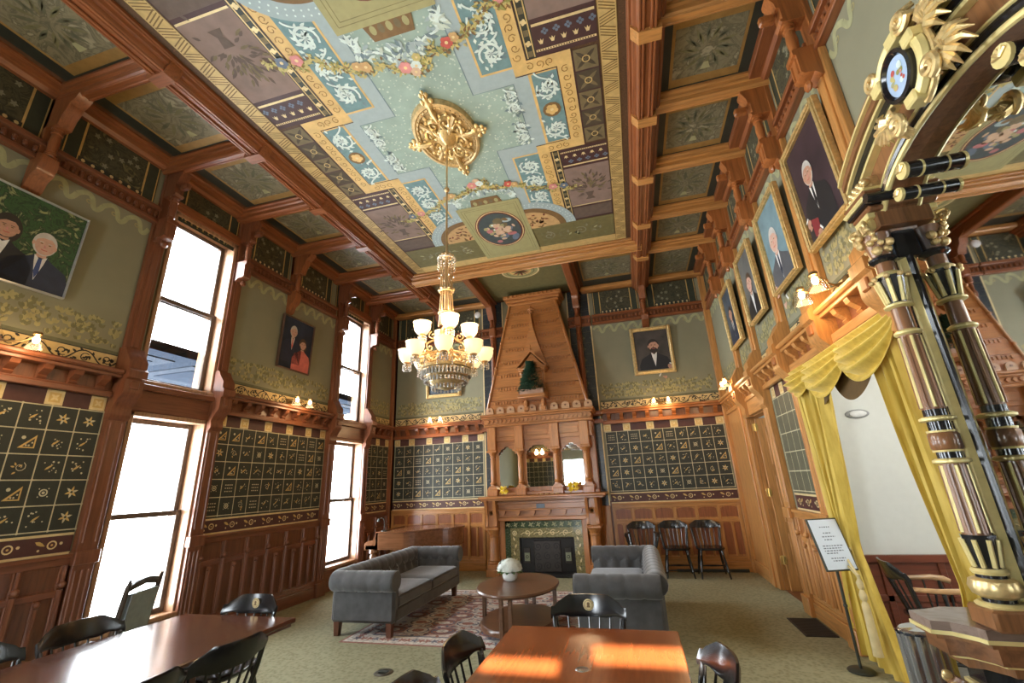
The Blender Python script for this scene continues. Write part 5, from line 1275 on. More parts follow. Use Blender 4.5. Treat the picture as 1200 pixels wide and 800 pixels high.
# oval fitting on the alcove wall
m = MB(lambda x, y, z: (2.39+x, 5.55-y, 2.15+z)); greyr = plain('grey fitting rim', (.32,.33,.34), .5); whit = plain('white fitting', (.78,.79,.80), .4)
O = empty('wall_fitting', (0,0,0), 0, 'oval white fitting with a grey rim high on the alcove wall', 'wall fitting')
Mx = Matrix(((1,0,0),(0,0,1),(0,1,0)))
m.lathe([(.0,.0),(.115,.0),(.11,.015),(.095,.02)], (0,0,0), greyr, 32, Matrix(((1,0,0),(0,0,1),(0,.42,0)))); m.build('rim', O)
m = MB(lambda x, y, z: (2.39+x, 5.55-y, 2.15+z)); m.lathe([(.085,.015),(.08,.032),(.04,.04),(0,.041)], (0,0,0), whit, 32, Matrix(((1,0,0),(0,0,1),(0,.42,0)))); m.build('cover', O)
m = MB(lambda x, y, z: (-3.1+x, YB-.008-y, 5.36+z)); m.lathe([(0,.045),(.05,.045),(.072,.03),(.075,.0)], (0,0,0), whit, 20, Mx); tag(m.build('smoke_detector'), 'white round smoke detector high on the end wall above the chandelier', 'smoke detector')

# ================================================================ pictures
frg = plain('picture gilt', (.60,.42,.17), .4, .5, var=.25, s=25); frd = wood('dark picture frame', (.10,.05,.03), 'z'); frs = plain('silver frame', (.62,.62,.62), .3, .7)
suit = plain('black suit paint', (.013,.013,.016), .45); navy = plain('navy suit paint', (.020,.028,.055), .45); grey_s = plain('grey suit paint', (.085,.09,.10), .45)
sk = plain('skin tone paint', (.50,.27,.18), .45, var=.15, s=30); sk2 = plain('light skin paint', (.60,.36,.27), .45, var=.1, s=30); wh = plain('white shirt paint', (.70,.69,.66), .45)
hw = plain('white hair paint', (.55,.53,.49), .5); hd = plain('dark hair paint', (.025,.018,.014), .5); hb = plain('brown hair paint', (.10,.06,.035), .5); redp = plain('red book paint', (.22,.025,.03), .45); tiep = plain('blue tie paint', (.04,.07,.20), .45); coral = plain('coral jacket paint', (.62,.16,.13), .5)
BG = {'plum': plain('plum backdrop', (.040,.020,.026), .5, var=.4, s=3), 'sky': plain('blue grey backdrop', (.16,.25,.28), .5, var=.3, s=3), 'grey': plain('grey backdrop', (.13,.13,.12), .5, var=.3, s=3), 'slate': plain('slate backdrop', (.06,.08,.10), .5, var=.4, s=3), 'umber': plain('umber backdrop', (.055,.045,.038), .5, var=.4, s=4), 'leaf': foliage_mat('garden backdrop', (.012,.03,.015), (.04,.10,.03), (.30,.32,.14), 9), 'dusk': plain('dark blue backdrop', (.018,.030,.055), .5, var=.4, s=4)}
def figure(m, u, v, s, d, cloth, hair, skin, tie=None, beard=False, long_hair=False, shirt=True, hands=False, book=False):
    """half-length sitter; u,v = chin, s = head height"""
    w = s
    sh = [(u-1.25*w, v-2.6*s), (u-1.30*w, v-1.2*s), (u-1.05*w, v-.62*s), (u-.45*w, v-.30*s), (u-.22*w, v-.12*s), (u+.22*w, v-.12*s), (u+.45*w, v-.30*s), (u+1.05*w, v-.62*s), (u+1.30*w, v-1.2*s), (u+1.25*w, v-2.6*s)]
    if long_hair: m.disc(u, v+.42*s, .56*w, d+.0005, hair, 20, .74*s)
    m.poly(sh, d+.001, cloth)
    m.poly([(u-.17*w, v+.15*s), (u+.17*w, v+.15*s), (u+.2*w, v-.2*s), (u-.2*w, v-.2*s)], d+.0015, skin)
    if shirt:
        m.poly([(u-.24*w, v-.10*s), (u, v-.30*s), (u+.24*w, v-.10*s), (u+.18*w, v-.5*s), (u, v-1.35*s), (u-.18*w, v-.5*s)], d+.002, wh)
        if tie: m.poly([(u-.07*w, v-.26*s), (u+.07*w, v-.26*s), (u+.10*w, v-.9*s), (u, v-1.25*s), (u-.10*w, v-.9*s)], d+.0025, tie)
    m.disc(u, v+.50*s, .46*w, d+.0022, hair, 22, .58*s)
    m.disc(u+.02*w, v+.44*s, .38*w, d+.003, skin, 22, .48*s)
    for q in (-1, 1):
        m.disc(u+q*.41*w, v+.42*s, .06*w, d+.0028, skin, 8, .12*s); m.disc(u+.02*w+q*.15*w, v+.50*s, .055*w, d+.0034, brownc, 8, .030*s)
        m.ribbon([(u+.02*w+q*.08*w, v+.575*s), (u+.02*w+q*.23*w, v+.565*s)], .03*s, d+.0034, hair)
    m.poly([(u, v+.48*s), (u+.07*w, v+.32*s), (u-.03*w, v+.32*s)], d+.0034, brownc if beard else rose_p)
    m.ribbon([(u-.10*w, v+.21*s), (u+.02*w, v+.185*s), (u+.14*w, v+.21*s)], .035*s, d+.0036, rose_r)
    m.poly([(u-.36*w, v+.62*s), (u-.2*w, v+.98*s), (u+.2*w, v+1.0*s), (u+.40*w, v+.62*s), (u+.2*w, v+.80*s), (u-.12*w, v+.78*s)], d+.0038, hair)
    if beard: m.disc(u+.02*w, v+.06*s, .30*w, d+.0042, hair, 14, .26*s); m.ribbon([(u-.1*w, v+.2*s), (u+.14*w, v+.2*s)], .04*s, d+.0045, rose_r)
    if hands or book:
        if book: m.poly([(u+.30*w, v-1.6*s), (u+.95*w, v-1.35*s), (u+.95*w, v-2.2*s), (u+.35*w, v-2.35*s)], d+.003, redp)
        for (a, b, r) in ((u+.45*w, v-2.25*s, .5), (u+1.15*w, v-1.45*s, -.9)):
            m.disc(a, b, .22*w, d+.004, skin, 12, .17*s, r)
            for k in range(4): m.ribbon([(a, b), (a+.34*w*math.cos(r-1.2+k*.22), b+.34*s*math.sin(r-1.2+k*.22))], .07*w, d+.0045, skin)
            m.ribbon([(a+.2*w*math.cos(r+2), b+.2*s*math.sin(r+2)), (a+.3*w*math.cos(r+2), b+.3*s*math.sin(r+2))], .3*w, d+.0042, wh)
def picture(name, T, u0, u1, v0, v1, label, frame, fw, bg, figs, d0=.04, tilt=0.0, cat='portrait', slant=0, depth=.05):
    vc, uc = v0, (u0+u1)/2
    T2 = lambda u, v, d: T(u, v, d0+d+tilt*(v-v0))
    R = empty(name, (0,0,0), 0, label, cat)
    m = MB(T2)
    for (a, b, c, e) in ((u0,u0+fw,v0,v1),(u1-fw,u1,v0,v1),(u0+fw,u1-fw,v0,v0+fw),(u0+fw,u1-fw,v1-fw,v1)):
        m.box(a, b, c, e, -.02, depth*.6, frame, .004); 
        sx, sz = (fw*.25, 0) if b-a < e-c else (0, fw*.25)
        m.box(a+sx, b-sx, c+sz, e-sz, 0, depth, frame, min(.012, fw*.2))
    m.build('frame', R)
    m = ClipMB(T2); m.rc = (u0+fw, u1-fw, v0+fw, v1-fw); m.rect(u0+fw, u1-fw, v0+fw, v1-fw, 0.002, bg); m.box(u0+fw, u1-fw, v0+fw, v1-fw, -.015, .0015, bg)
    for f in figs: figure(m, *f[:3], .004, **f[3])
    m.build('canvas', R, recalc=False); return R
# right wall (u decreases to the right as seen)
g = dict
picture('framed_portrait', TR, 3.26, 4.05, 3.42, 4.44, 'portrait of a seated person holding a red book, nearest the gilded mirror', frg, .055, BG['plum'], [(3.72, 3.94, .195, g(cloth=suit, hair=hw, skin=sk, tie=suit, hands=True, book=True))], tilt=.03, d0=.07)
picture('framed_portrait', TR, 4.36, 5.12, 3.44, 4.44, 'portrait of a person in a grey suit against pale blue, second from the mirror', frg, .05, BG['sky'], [(4.78, 3.86, .25, g(cloth=grey_s, hair=hw, skin=sk2, tie=navy, hands=True))], tilt=.03, d0=.07)
picture('framed_portrait', TR, 5.52, 6.22, 3.46, 4.44, 'portrait of a balding person in a dark suit on grey, third from the mirror', frg, .05, BG['grey'], [(5.89, 3.86, .24, g(cloth=suit, hair=hb, skin=sk2, tie=None))], tilt=.03, d0=.07)
picture('framed_portrait', TR, 6.72, 7.44, 3.46, 4.42, 'portrait with a dark slate background beside the corner, fourth from the mirror', frg, .05, BG['slate'], [(7.10, 3.88, .21, g(cloth=navy, hair=hd, skin=sk, tie=suit))], tilt=.03, d0=.07)
picture('framed_portrait', TB, .23, 1.03, 3.56, 4.52, 'gilt framed portrait of a bearded person in black above the wall chairs', gilt, .07, BG['umber'], [(.66, 4.02, .235, g(cloth=suit, hair=hd, skin=sk, beard=True, hands=True))], tilt=.06, d0=.02, depth=.07)
picture('framed_portrait', TB, -4.36, -3.52, 3.50, 4.40, 'gilt framed portrait partly hidden behind the chandelier', gilt, .07, BG['slate'], [(-3.94, 3.98, .15, g(cloth=navy, hair=hb, skin=sk))], tilt=.05, d0=.02, depth=.07)
picture('framed_photograph', TL, 1.62, 2.66, 3.50, 4.38, 'large framed photograph of two smiling people, dark jackets, nearest the picture edge', frs, .014, BG['leaf'], [(2.40, 3.86, .20, g(cloth=navy, hair=hw, skin=sk2, tie=tiep)), (2.12, 3.90, .19, g(cloth=suit, hair=hd, skin=sk, long_hair=True))], tilt=.05, d0=.02, cat='photograph', depth=.03)
picture('framed_photograph', TL, 5.40, 6.12, 3.50, 4.38, 'framed photograph of a couple, one in a coral jacket, between the two windows', frd, .02, BG['dusk'], [(5.66, 4.06, .17, g(cloth=navy, hair=hw, skin=sk2, tie=coral)), (5.90, 3.90, .16, g(cloth=coral, hair=hb, skin=sk2, shirt=False, long_hair=True))], tilt=.04, d0=.02, cat='photograph', depth=.03)

# ================================================================ wall lights
bulb = emis('lit bulb', (1.0,.70,.36), 30); gshade = glassy('clear glass shade', (.98,.96,.92), .12, .05); wmetal = plain('tarnished brass', (.30,.20,.09), .35, .8)
def sconce(T, u, v, label, span=.14, d=.30):
    R = empty('wall_light', T(u, v, 0), 0, label, 'wall light', 'twin-bulb wall lights'); o0 = Vector(T(u, v, 0))
    TT = lambda a, b, c: tuple(Vector(T(u+a, v+b, c))-o0)
    def P(m, fn): fn(m)
    m = MB(TT); m.add(*disc3(.06, .0, .03), wmetal, True); m.build('backplate', R)
    for s in (-1, 1):
        m = MB(); pts = [TT(a, b, c) for a, b, c in [(0,0,.03),(s*.03,-.03,.12),(s*span*.7,-.03,d*.7),(s*span,.02,d*.95),(s*span,.06,d)]]
        m.tube(pts, .009, wmetal, 8); c0 = Vector(TT(s*span, .06, d)); m.lathe([(.012,.0),(.03,-.005),(.034,-.03),(.02,-.035),(.0,-.035)], c0, wmetal, 12); m.build('arm', R)
        m = MB(); m.lathe([(.032,-.03),(.05,-.06),(.07,-.10),(.082,-.145),(.084,-.15)], c0, gshade, 18, cap=False); m.build('glass_shade', R)
        m = MB(); m.sphere(c0+Vector((0,0,-.075)), .024, bulb, 10, 8, sz=1.4); m.build('bulb', R)
        L = bpy.data.lights.new('wall light lamp', 'POINT'); L.energy = 2.5; L.color = (1,.66,.34); L.shadow_soft_size = .09
        lo = bpy.data.objects.new('wall_light_lamp', L); COL.objects.link(lo); lo.location = o0+c0+Vector((0,0,-.19)); 
    return R
def disc3(r, d0, d1, n=14):
    v = [(r*math.cos(2*PI*k/n), r*math.sin(2*PI*k/n), d0) for k in range(n)]+[(r*.8*math.cos(2*PI*k/n), r*.8*math.sin(2*PI*k/n), d1) for k in range(n)]
    return v, [(i,(i+1)%n,n+(i+1)%n,n+i) for i in range(n)]+[tuple(range(n, 2*n))]
sconce(TL, 2.28, 2.99, 'twin-bulb wall light below the photograph nearest the picture edge')
sconce(TL, 5.76, 2.99, 'twin-bulb wall light below the couple photograph between the windows')
sconce(TB, -4.02, 3.00, 'twin-bulb wall light below the picture behind the chandelier', .12)
sconce(TB, .64, 3.00, 'twin-bulb wall light below the bearded portrait', .13)
sconce(lambda u, v, d: (u, -3.0+d, v), -4.1, 3.0, 'twin-bulb wall light on the wall behind the viewer, seen in the chimney mirror', .13)
sconce(TR, 7.55, 3.00, 'twin-bulb wall light in the corner above the doorway', .12)
sconce(TR, 3.78, 3.02, 'twin-bulb wall light above the gold swags', .15)
# ================================================================ ceiling rose and chandelier
HX, HY = -1.645, 3.80
R_ = empty('ceiling_rose', (HX, HY, ZC), 0, 'oval gilded plaster rose on the painted ceiling above the chandelier', 'ceiling rose')
mb = MB(lambda x, y, z: (x*.96, y*1.34, -z))
mb.lathe([(0,.03),(.30,.03),(.315,.05),(.335,.045),(.35,.06),(.375,.055),(.385,.03),(.39,0)], (0,0,0), giltd, 56); mb.build('disc', R_)
mb = MB(lambda x, y, z: (x*.96, y*1.34, -z))
for k in range(40):
    a = k/40*2*PI; mb.sphere((.325*math.cos(a), .325*math.sin(a), .045), .012, giltd, 6, 4)
for q in range(4):
    a0 = q*PI/2+PI/4
    for s in (-1, 1):
        c = (.18*math.cos(a0+s*.36), .18*math.sin(a0+s*.36))
        mb.tube([(x, y, .05+.015*math.sin(i)) for i, (x, y) in enumerate(spiral(c[0], c[1], .012, .095, 1.7, a0+s*1.2, 24, s))], [.013+.006*math.sin(i*.13) for i in range(25)], gilt, 6)
        for k in range(5):
            t = a0+s*(.15+.15*k); r = .25+.03*math.sin(k*2); mb.sphere((r*math.cos(t), r*math.sin(t), .045), .026, gilt, 7, 4, sz=.6)
    mb.tube([(.05*math.cos(a0),.05*math.sin(a0),.07),(.15*math.cos(a0),.15*math.sin(a0),.055),(.30*math.cos(a0),.30*math.sin(a0),.05)], [.03,.018,.03], giltd, 7)
mb.lathe([(.10,.03),(.115,.06),(.09,.085),(.07,.10),(.04,.13),(.015,.15)], (0,0,0), gilt, 20); mb.build('relief', R_)
for q in range(4):
    a = q*PI/2+(.0); mb = MB(lambda x, y, z: (x*.96, y*1.34, -z)); c, s = math.cos(a), math.sin(a); W_ = lambda r, t: (r*c-t*s, r*s+t*c)
    for (r, t, w) in ((.36,0,.05),(.42,.0,.035),(.40,.05,.03),(.40,-.05,.03),(.46,.03,.024),(.46,-.03,.024),(.49,0,.02)):
        x, y = W_(r, t); mb.sphere((x, y, .045), w, gilt, 8, 5, sz=.7)
    mb.tube([(*W_(.20,0),.06),(*W_(.30,0),.075),(*W_(.40,0),.05),(*W_(.47,0),.06)], [.02,.028,.02,.012], gilt, 7); mb.build('acanthus_tip', R_)
chb = plain('chandelier brass', (.62,.44,.24), .3, .8); crys, nt, b_ = newmat('crystal'); b_.inputs['Base Color'].default_value = (.85,.82,.76,1); b_.inputs['Roughness'].default_value = .08; b_.inputs['Metallic'].default_value = .35; b_.inputs['Transmission Weight'].default_value = .3
shd, nt, b_ = newmat('frosted glass shade'); b_.inputs['Base Color'].default_value = (.75,.62,.42,1); b_.inputs['Roughness'].default_value = .3
b_.inputs['Emission Color'].default_value = (1.0,.73,.38,1); b_.inputs['Emission Strength'].default_value = .62
H = empty('chandelier', (HX, HY, 0), 0, 'brass and crystal chandelier with two tiers of lit glass shades', 'chandelier')
mb = MB(); mb.tube([(0,0,5.36),(0,0,3.86)], .011, chb, 8); mb.sphere((0,0,4.74), .032, chb, 12, 8); mb.build('rod', H)
mb = MB()
mb.tube([(.09*math.cos(a), .09*math.sin(a), 3.87) for a in [2*PI*k/28 for k in range(28)]], .010, crys, 7, True)
mb.lathe([(.012,3.95),(.05,3.93),(.055,3.90),(.03,3.88),(.012,3.84)], (0,0,0), chb, 16)
for k in range(10):
    a = 2*PI*k/10; mb.sphere((.066*math.cos(a), .066*math.sin(a), 3.905), .016, chb, 7, 5)
for k in range(14):
    a = 2*PI*k/14
    for j in range(4): mb.sphere((.09*math.cos(a), .09*math.sin(a), 3.845-.03*j), .009, crys, 6, 4)
mb.build('crown_ring', H)
mb = MB()
for k in range(6):
    a = 2*PI*k/6+.2; mb.tube([(.062*math.cos(a), .062*math.sin(a), 3.85), (.055*math.cos(a), .055*math.sin(a), 3.5), (.075*math.cos(a), .075*math.sin(a), 3.12)], .007, chb, 6)
    mb.sphere((.07*math.cos(a), .07*math.sin(a), 3.52), .018, chb, 7, 5); mb.sphere((.075*math.cos(a), .075*math.sin(a), 3.66), .012, crys, 6, 5)
for z, r in ((3.5,.068),(3.26,.075)): mb.tube([(r*math.cos(a), r*math.sin(a), z) for a in [2*PI*k/20 for k in range(20)]], .012, chb, 7, True)
mb.lathe([(.02,3.86),(.018,3.6),(.03,3.55),(.018,3.5),(.022,3.3),(.045,3.22),(.02,3.15),(.06,3.08),(.075,3.0),(.05,2.93),(.03,2.88),(.06,2.84),(.09,2.80),(.05,2.74),(.03,2.65),(.02,2.5)], (0,0,0), chb, 18); mb.build('stem', H)
SH = [(.026,0),(.05,.008),(.075,.045),(.085,.085),(.084,.115),(.092,.125),(.088,.125),(.080,.114),(.08,.085),(.07,.045),(.045,.014)]
lamps = []
def arm(r, z, a, z0, r0):
    c, s = math.cos(a), math.sin(a)
    m = MB(); P = [(r0, z0), (r*.5, z0-.05), (r*.82, z0-.09), (r, z-.05), (r, z-.015)]
    m.tube([(p*c, p*s, q) for p, q in P], .011, chb, 8); Sp = spiral(r*.55, z0-.005, .008, .045, 1.2, 0, 14); m.tube([(p*c, p*s, q) for p, q in Sp], .006, chb, 6)
    m.lathe([(.008,-.04),(.03,-.03),(.015,-.018),(.036,-.006),(.03,.004)], (r*c, r*s, z), chb, 12)
    for k in range(9):
        b = 2*PI*k/9
        for j in range(3): m.sphere((r*c+.038*math.cos(b), r*s+.038*math.sin(b), z-.03-.022*j), .008, crys, 5, 4)
    A = m.build('arm', H); m = MB(); m.lathe(SH, (r*c, r*s, z), shd, 22); o = m.build('glass_shade', A); o['label'] = 'lit frosted glass shade'
    lamps.append((HX+r*c, HY+r*s, z+.30))
for k in range(8): arm(.375, 2.75, 2*PI*k/8+.35, 2.86, .05)
for k in range(4): arm(.235, 3.02, 2*PI*k/4+.55, 3.02, .05)
mb = MB()
for z, r in ((2.68,.235),(2.64,.225),(2.60,.205),(2.55,.165),(2.505,.11)):
    mb.tube([(r*math.cos(a), r*math.sin(a), z) for a in [2*PI*k/32 for k in range(32)]], .009, chb, 6, True)
mb.lathe([(.24,2.70),(.245,2.67),(.22,2.66)], (0,0,0), giltd, 36); mb.lathe([(.20,2.60),(.165,2.55),(.10,2.50),(.02,2.47)], (0,0,0), giltd, 28)
for k in range(6):
    a = k*PI/3; mb.tube([(.235*math.cos(a),.235*math.sin(a),2.69),(.15*math.cos(a),.15*math.sin(a),2.78),(.03*math.cos(a),.03*math.sin(a),2.82)], .008, chb, 6)
for k in range(12):   # brass scrolls and flowers between the arms
    a = k*PI/6+.1; c_, s_ = math.cos(a), math.sin(a)
    mb.tube([(p*c_, p*s_, q) for p, q in spiral(.20, 2.76, .010, .045, 1.5, k, 16, 1 if k % 2 else -1)], .007, chb, 6)
    mb.tube([(p*c_, p*s_, q) for p, q in bez((.235,2.70),(.30,2.78),(.27,2.86),(.20,2.80),8)], .007, chb, 6)
    for j in range(4): mb.sphere((.27*c_, .27*s_, 2.72-.02*j), .009, crys, 5, 4)
    mb.sphere((.245*c_, .245*s_, 2.735), .022, giltd, 8, 5)
bw = mb.build('bowl', H)
for z, r, n, dz in ((2.66,.24,44,3),(2.585,.205,36,2),(2.52,.135,24,2)):
    mb = MB(); mb.tube([(r*math.cos(a), r*math.sin(a), z-.012) for a in [2*PI*k/32 for k in range(32)]], .007, chb, 5, True)
    for k in range(n):
        a = 2*PI*k/n
        for j in range(dz): mb.sphere((r*math.cos(a), r*math.sin(a), z-.016-.021*j), .0125, crys, 6, 4, sz=1.2)
    mb.build('crystal_fringe', bw)

# ================================================================ pier mirror on its console
walm = wood('mirror walnut', (.26,.115,.045), 'z', .28); walx = wood('mirror walnut cross', (.22,.095,.04), 'y', .28); ebon = plain('ebonised wood', (.012,.012,.014), .18, coat=.4)
marb = foliage_mat('brown grey marble', (.22,.155,.12), (.28,.205,.165), (.17,.12,.09), 4, .15); gbr = plain('bright gilt bevel', (.80,.66,.28), .36, .2, var=.08)
YM = 2.05; HW = .735
Mr = empty('pier_mirror', (XR, YM, 0), 0, 'tall gilded walnut mirror with columns, arched crest and painted medallion', 'mirror')
TMir = lambda u, v, d: (-d, u, v)      # local to the empty: u along the wall, v up, d out
def MM(): return MB(TMir)
def arch_z(u, base, rise, w): return base+rise*math.sqrt(max(0, 1-(abs(u)/w)**2.2))
GW = .71
mb = MM(); pts = [(-GW,.95),(GW,.95)]+[(GW*math.cos(t), arch_z(GW*math.cos(t), 2.86, .36, GW+.0001)) for t in [PI*k/24 for k in range(25)]]
mb.poly(pts, .165, mirr); gl = mb.build('mirror_glass', Mr)
mb = MM()
for s in (-1, 1):
    a, b = s*0.780, s*0.920
    mb.prism([(s*0.705,.13),(s*0.755,.208),(s*0.900,.208),(s*0.900,0),(s*0.705,0)], lambda p, q, t: (p, t, q), .92, 2.90, walm)
    mb.prism([(s*0.720,.183),(s*0.748,.203),(s*0.752,.212),(s*0.760,.212),(s*0.760,.18),(s*0.720,.16)], lambda p, q, t: (p, t, q), .94, 2.88, gbr)
    mb.prism([(s*0.760,.207),(s*0.760,.217),(s*0.770,.217),(s*0.770,.207)], lambda p, q, t: (p, t, q), .94, 2.88, ebon); mb.prism([(s*0.706,.13),(s*0.706,.172),(s*0.720,.184),(s*0.722,.13)], lambda p, q, t: (p, t, q), .94, 2.88, ebon)
    mb.box(s*0.705, s*0.780, 2.74, 2.92, .12, .225, ebon, .008); mb.box(s*0.715, s*0.770, 2.76, 2.90, .225, .232, plain('steel blue inlay %d' % s, (.18,.22,.30), .25, .3), .006)
mb.box(-.8, .8, .86, .95, 0, .2, walm, .01)
mb.build('frame', Mr)
def ucol(s):
    m = MB(); o = (-.29, s*HW, 0)
    lam = Matrix.Identity(3)
    m.box(-.38, -.20, s*HW-.09, s*HW+.09, .875, .965, walm, .012)
    m.lathe([(.085,.965),(.09,.975),(.075,.985)], o, gbr, 20); m.lathe([(.06,.985),(.06,1.0)], o, ebon, 18)
    m.lathe([(.06,1.0),(.085,1.015),(.095,1.045),(.085,1.075),(.06,1.085)], o, gilt, 20); m.lathe([(.055,1.085),(.055,1.10)], o, ebon, 18); m.lathe([(.062,1.10),(.068,1.112),(.06,1.125)], o, gbr, 18)
    m.lathe([(.045,1.125),(.062,1.24),(.066,1.27)], o, ebon, 8); 
    for k in range(8):
        a = k*PI/4; m.tube([(o[0]+.048*math.cos(a), o[1]+.048*math.sin(a), 1.13), (o[0]+.066*math.cos(a), o[1]+.066*math.sin(a), 1.25)], .010, gbr, 6)
    def fl(z0, z1, r0, r1):
        m.lathe([(r0,z0),(r1,z1)], o, walm, 18)
        for k in range(10):
            a = k*PI/5; m.tube([(o[0]+r0*math.cos(a), o[1]+r0*math.sin(a), z0+.01), (o[0]+r1*math.cos(a), o[1]+r1*math.sin(a), z1-.01)], .008, gbr if k % 2 else walm, 6)
    fl(1.27, 1.60, .052, .050)
    for z, r in ((1.61,.075),(1.82,.075)): m.lathe([(r*.8,z-.012),(r,z-.006),(r,z+.006),(r*.8,z+.014)], o, gbr, 20)
    m.lathe([(.05,1.62),(.05,1.66)], o, ebon, 16); m.lathe([(.056,1.66),(.066,1.675),(.066,1.74),(.056,1.755)], o, walm, 8); m.lathe([(.06,1.655),(.062,1.665)], o, gbr, 16); m.lathe([(.06,1.752),(.062,1.762)], o, gbr, 16); m.lathe([(.048,1.76),(.048,1.81)], o, ebon, 16)
    m.lathe([(.05,1.83),(.05,1.87)], o, ebon, 16); fl(1.87, 2.28, .050, .046)
    m.lathe([(.05,2.28),(.062,2.29),(.062,2.30),(.05,2.31)], o, gbr, 18); m.lathe([(.042,2.31),(.040,2.44)], o, walm, 16); m.lathe([(.045,2.44),(.066,2.45),(.066,2.46),(.045,2.47)], o, gbr, 18)
    m.lathe([(.042,2.47),(.065,2.60),(.07,2.63)], o, ebon, 8)
    for k in range(8):
        a = k*PI/4+.2; m.tube([(o[0]+.045*math.cos(a), o[1]+.045*math.sin(a), 2.475), (o[0]+.068*math.cos(a), o[1]+.068*math.sin(a), 2.61)], .011, gbr, 6); m.sphere((o[0]+.082*math.cos(a), o[1]+.082*math.sin(a), 2.625), .016, gilt, 7, 5)
    m.lathe([(.06,2.63),(.066,2.645),(.05,2.66)], o, gbr, 18); m.lathe([(.045,2.66),(.045,2.73)], o, walm, 14); m.lathe([(.05,2.72),(.07,2.735),(.07,2.75),(.05,2.765)], o, ebon, 18)
    m.lathe([(.05,2.76),(.056,2.80),(.075,2.90)], o, walm, 14)
    rg = random.Random(11)
    for k in range(34):
        a = rg.random()*6.28; z = rg.uniform(2.77, 2.97); r = .055+.05*(z-2.77)/.2; m.sphere((o[0]+r*math.cos(a), o[1]+r*math.sin(a), z), rg.uniform(.014,.028), gilt, 7, 5)
    for k in range(4):
        a = k*PI/2+PI/4; Sp = spiral(.095, 2.95, .006, .03, 1.4, 0, 14); m.tube([(o[0]+p*math.cos(a), o[1]+p*math.sin(a), q) for p, q in Sp], .009, gilt, 6)
    m.build('column', Mr)
ucol(1); ucol(-1)
mb = MM()   # stepped cornices above the columns
for s in (-1, 1):
    mb = MM()
    def sb(a, b, z0, z1, d, m, bv=.006): mb.box(min(s*a, s*b), max(s*a, s*b), z0, z1, 0, d, m, bv)
    sb(0.640,0.820,2.92,3.02,.30,walm); sb(0.650,0.800,2.99,3.025,.34,gbr); sb(0.620,0.820,3.025,3.06,.34,walx,.012); sb(0.610,0.830,3.06,3.085,.355,ebon); sb(0.600,0.845,3.085,3.115,.37,gbr,.012); sb(0.590,0.840,3.115,3.15,.36,walx,.014); sb(0.600,0.830,3.15,3.17,.345,gbr)
    sb(0.620,0.800,3.17,3.26,.30,giltd,.02)
    for k in range(12): mb.sphere((s*(.62+.016*k), 3.21+.02*math.sin(k*2.1), .31), .022, gilt, 7, 5)
    sb(0.670,0.800,2.93,2.99,.33,gbr,.01)
    for k in range(3): mb.tube([(s*(.69+k*.045),2.93,.335),(s*(.69+k*.045),2.98,.345)], .012, giltd, 6)
    mb.tube([(s*.58,3.08,.22),(s*.58,3.08,.36)], .03, ebon, 14)
    mb.build('entablature', Mr)
def crest(u): 
    t = min(1, max(0, 1-abs(u)/.82)); return 3.30+.24*math.sin(PI/2*t)**.85
mb = MM(); US = [-.82+1.64*k/32 for k in range(33)]
inner = lambda u: arch_z(u, 2.86, .36, GW+.0001) if abs(u) < GW else 2.88
outp = [(u, crest(u)) for u in US]; inp = [(u, inner(u)) for u in US]
for k in range(32):
    a, b, c, e = inp[k], inp[k+1], outp[k+1], outp[k]
    V = [(p[0], p[1], d) for d in (0.0, .24) for p in (a, b, c, e)]; mb.add(V, [(4,5,6,7),(0,1,5,4),(2,3,7,6),(0,1,2,3)], walm)
mb.build('crest_board', Mr)
mb = MM()
def band(off0, off1, d0, d1, m):
    for k in range(32):
        (u0, z0), (u1, z1) = outp[k], outp[k+1]
        V = [(u0,z0+off0,d0),(u1,z1+off0,d0),(u1,z1+off1,d0),(u0,z0+off1,d0),(u0,z0+off0,d1),(u1,z1+off0,d1),(u1,z1+off1,d1),(u0,z0+off1,d1)]
        mb.add(V, [(4,5,6,7),(0,1,5,4),(2,3,7,6),(0,1,2,3)], m)
band(-.02, .02, 0, .33, walx); band(-.04, -.02, 0, .315, gbr); band(-.08, -.04, 0, .295, ebon); band(-.10, -.08, 0, .285, gbr); band(.02, .035, 0, .35, gbr); band(.035, .06, 0, .34, walx)
mb.build('crest_moulding', Mr)
mb = MM(); IN = [(u, inner(u)) for u in [-.70+1.40*k/28 for k in range(29)]]
mb.tube([(u, z+.012, .25) for u, z in IN], .016, gbr, 8); mb.tube([(u, z+.05, .245) for u, z in IN], .022, ebon, 8); mb.tube([(u, z+.085, .25) for u, z in IN], .010, gbr, 6)
for s in (-1, 1):     # turned ebony bosses and gilt fans at the spring of the arch
    for (u, z, r) in ((s*.34,3.07,.042),(s*.42,2.98,.034)):
        mb.tube([(u,z,.15),(u,z,.29)], r, ebon, 14); mb.tube([(u,z,.215),(u,z,.225)], r*1.05, gbr, 14); mb.tube([(u,z,.285),(u,z,.30)], r*1.08, gbr, 14)
        for k in range(5): mb.tube([(u,z,.302),(u+r*.85*math.cos(.6*k+.3),z+r*.85*math.sin(.6*k+.3),.302)], .007, gilt, 5)
mb.build('arch_bosses', Mr)
md = empty('unused', (0,0,0)); bpy.data.objects.remove(md)
zM, dM = 3.38, .39
mb = MM(); Mo = Matrix(((1,0,0),(0,1.18,0),(0,0,1)))
mb.lathe([(.0,dM),(.085,dM),(.09,dM-.01)], (0, zM, 0), plain('porcelain blue', (.42,.55,.75), .25, var=.1), 30, Mo); 
rg = random.Random(2)
for k in range(16):
    a, r = rg.random()*6.28, .05*math.sqrt(rg.random()); mb.disc(r*math.cos(a), zM-.005+r*1.2*math.sin(a), rg.uniform(.008,.018), dM+.0006+k*.0001, [rose_p, leafy2, scrollw, rose_r, leafy, wavem][k % 6], 8)
me_ = mb.build('medallion', Mr); me_['label'] = 'oval porcelain medallion painted with flowers'
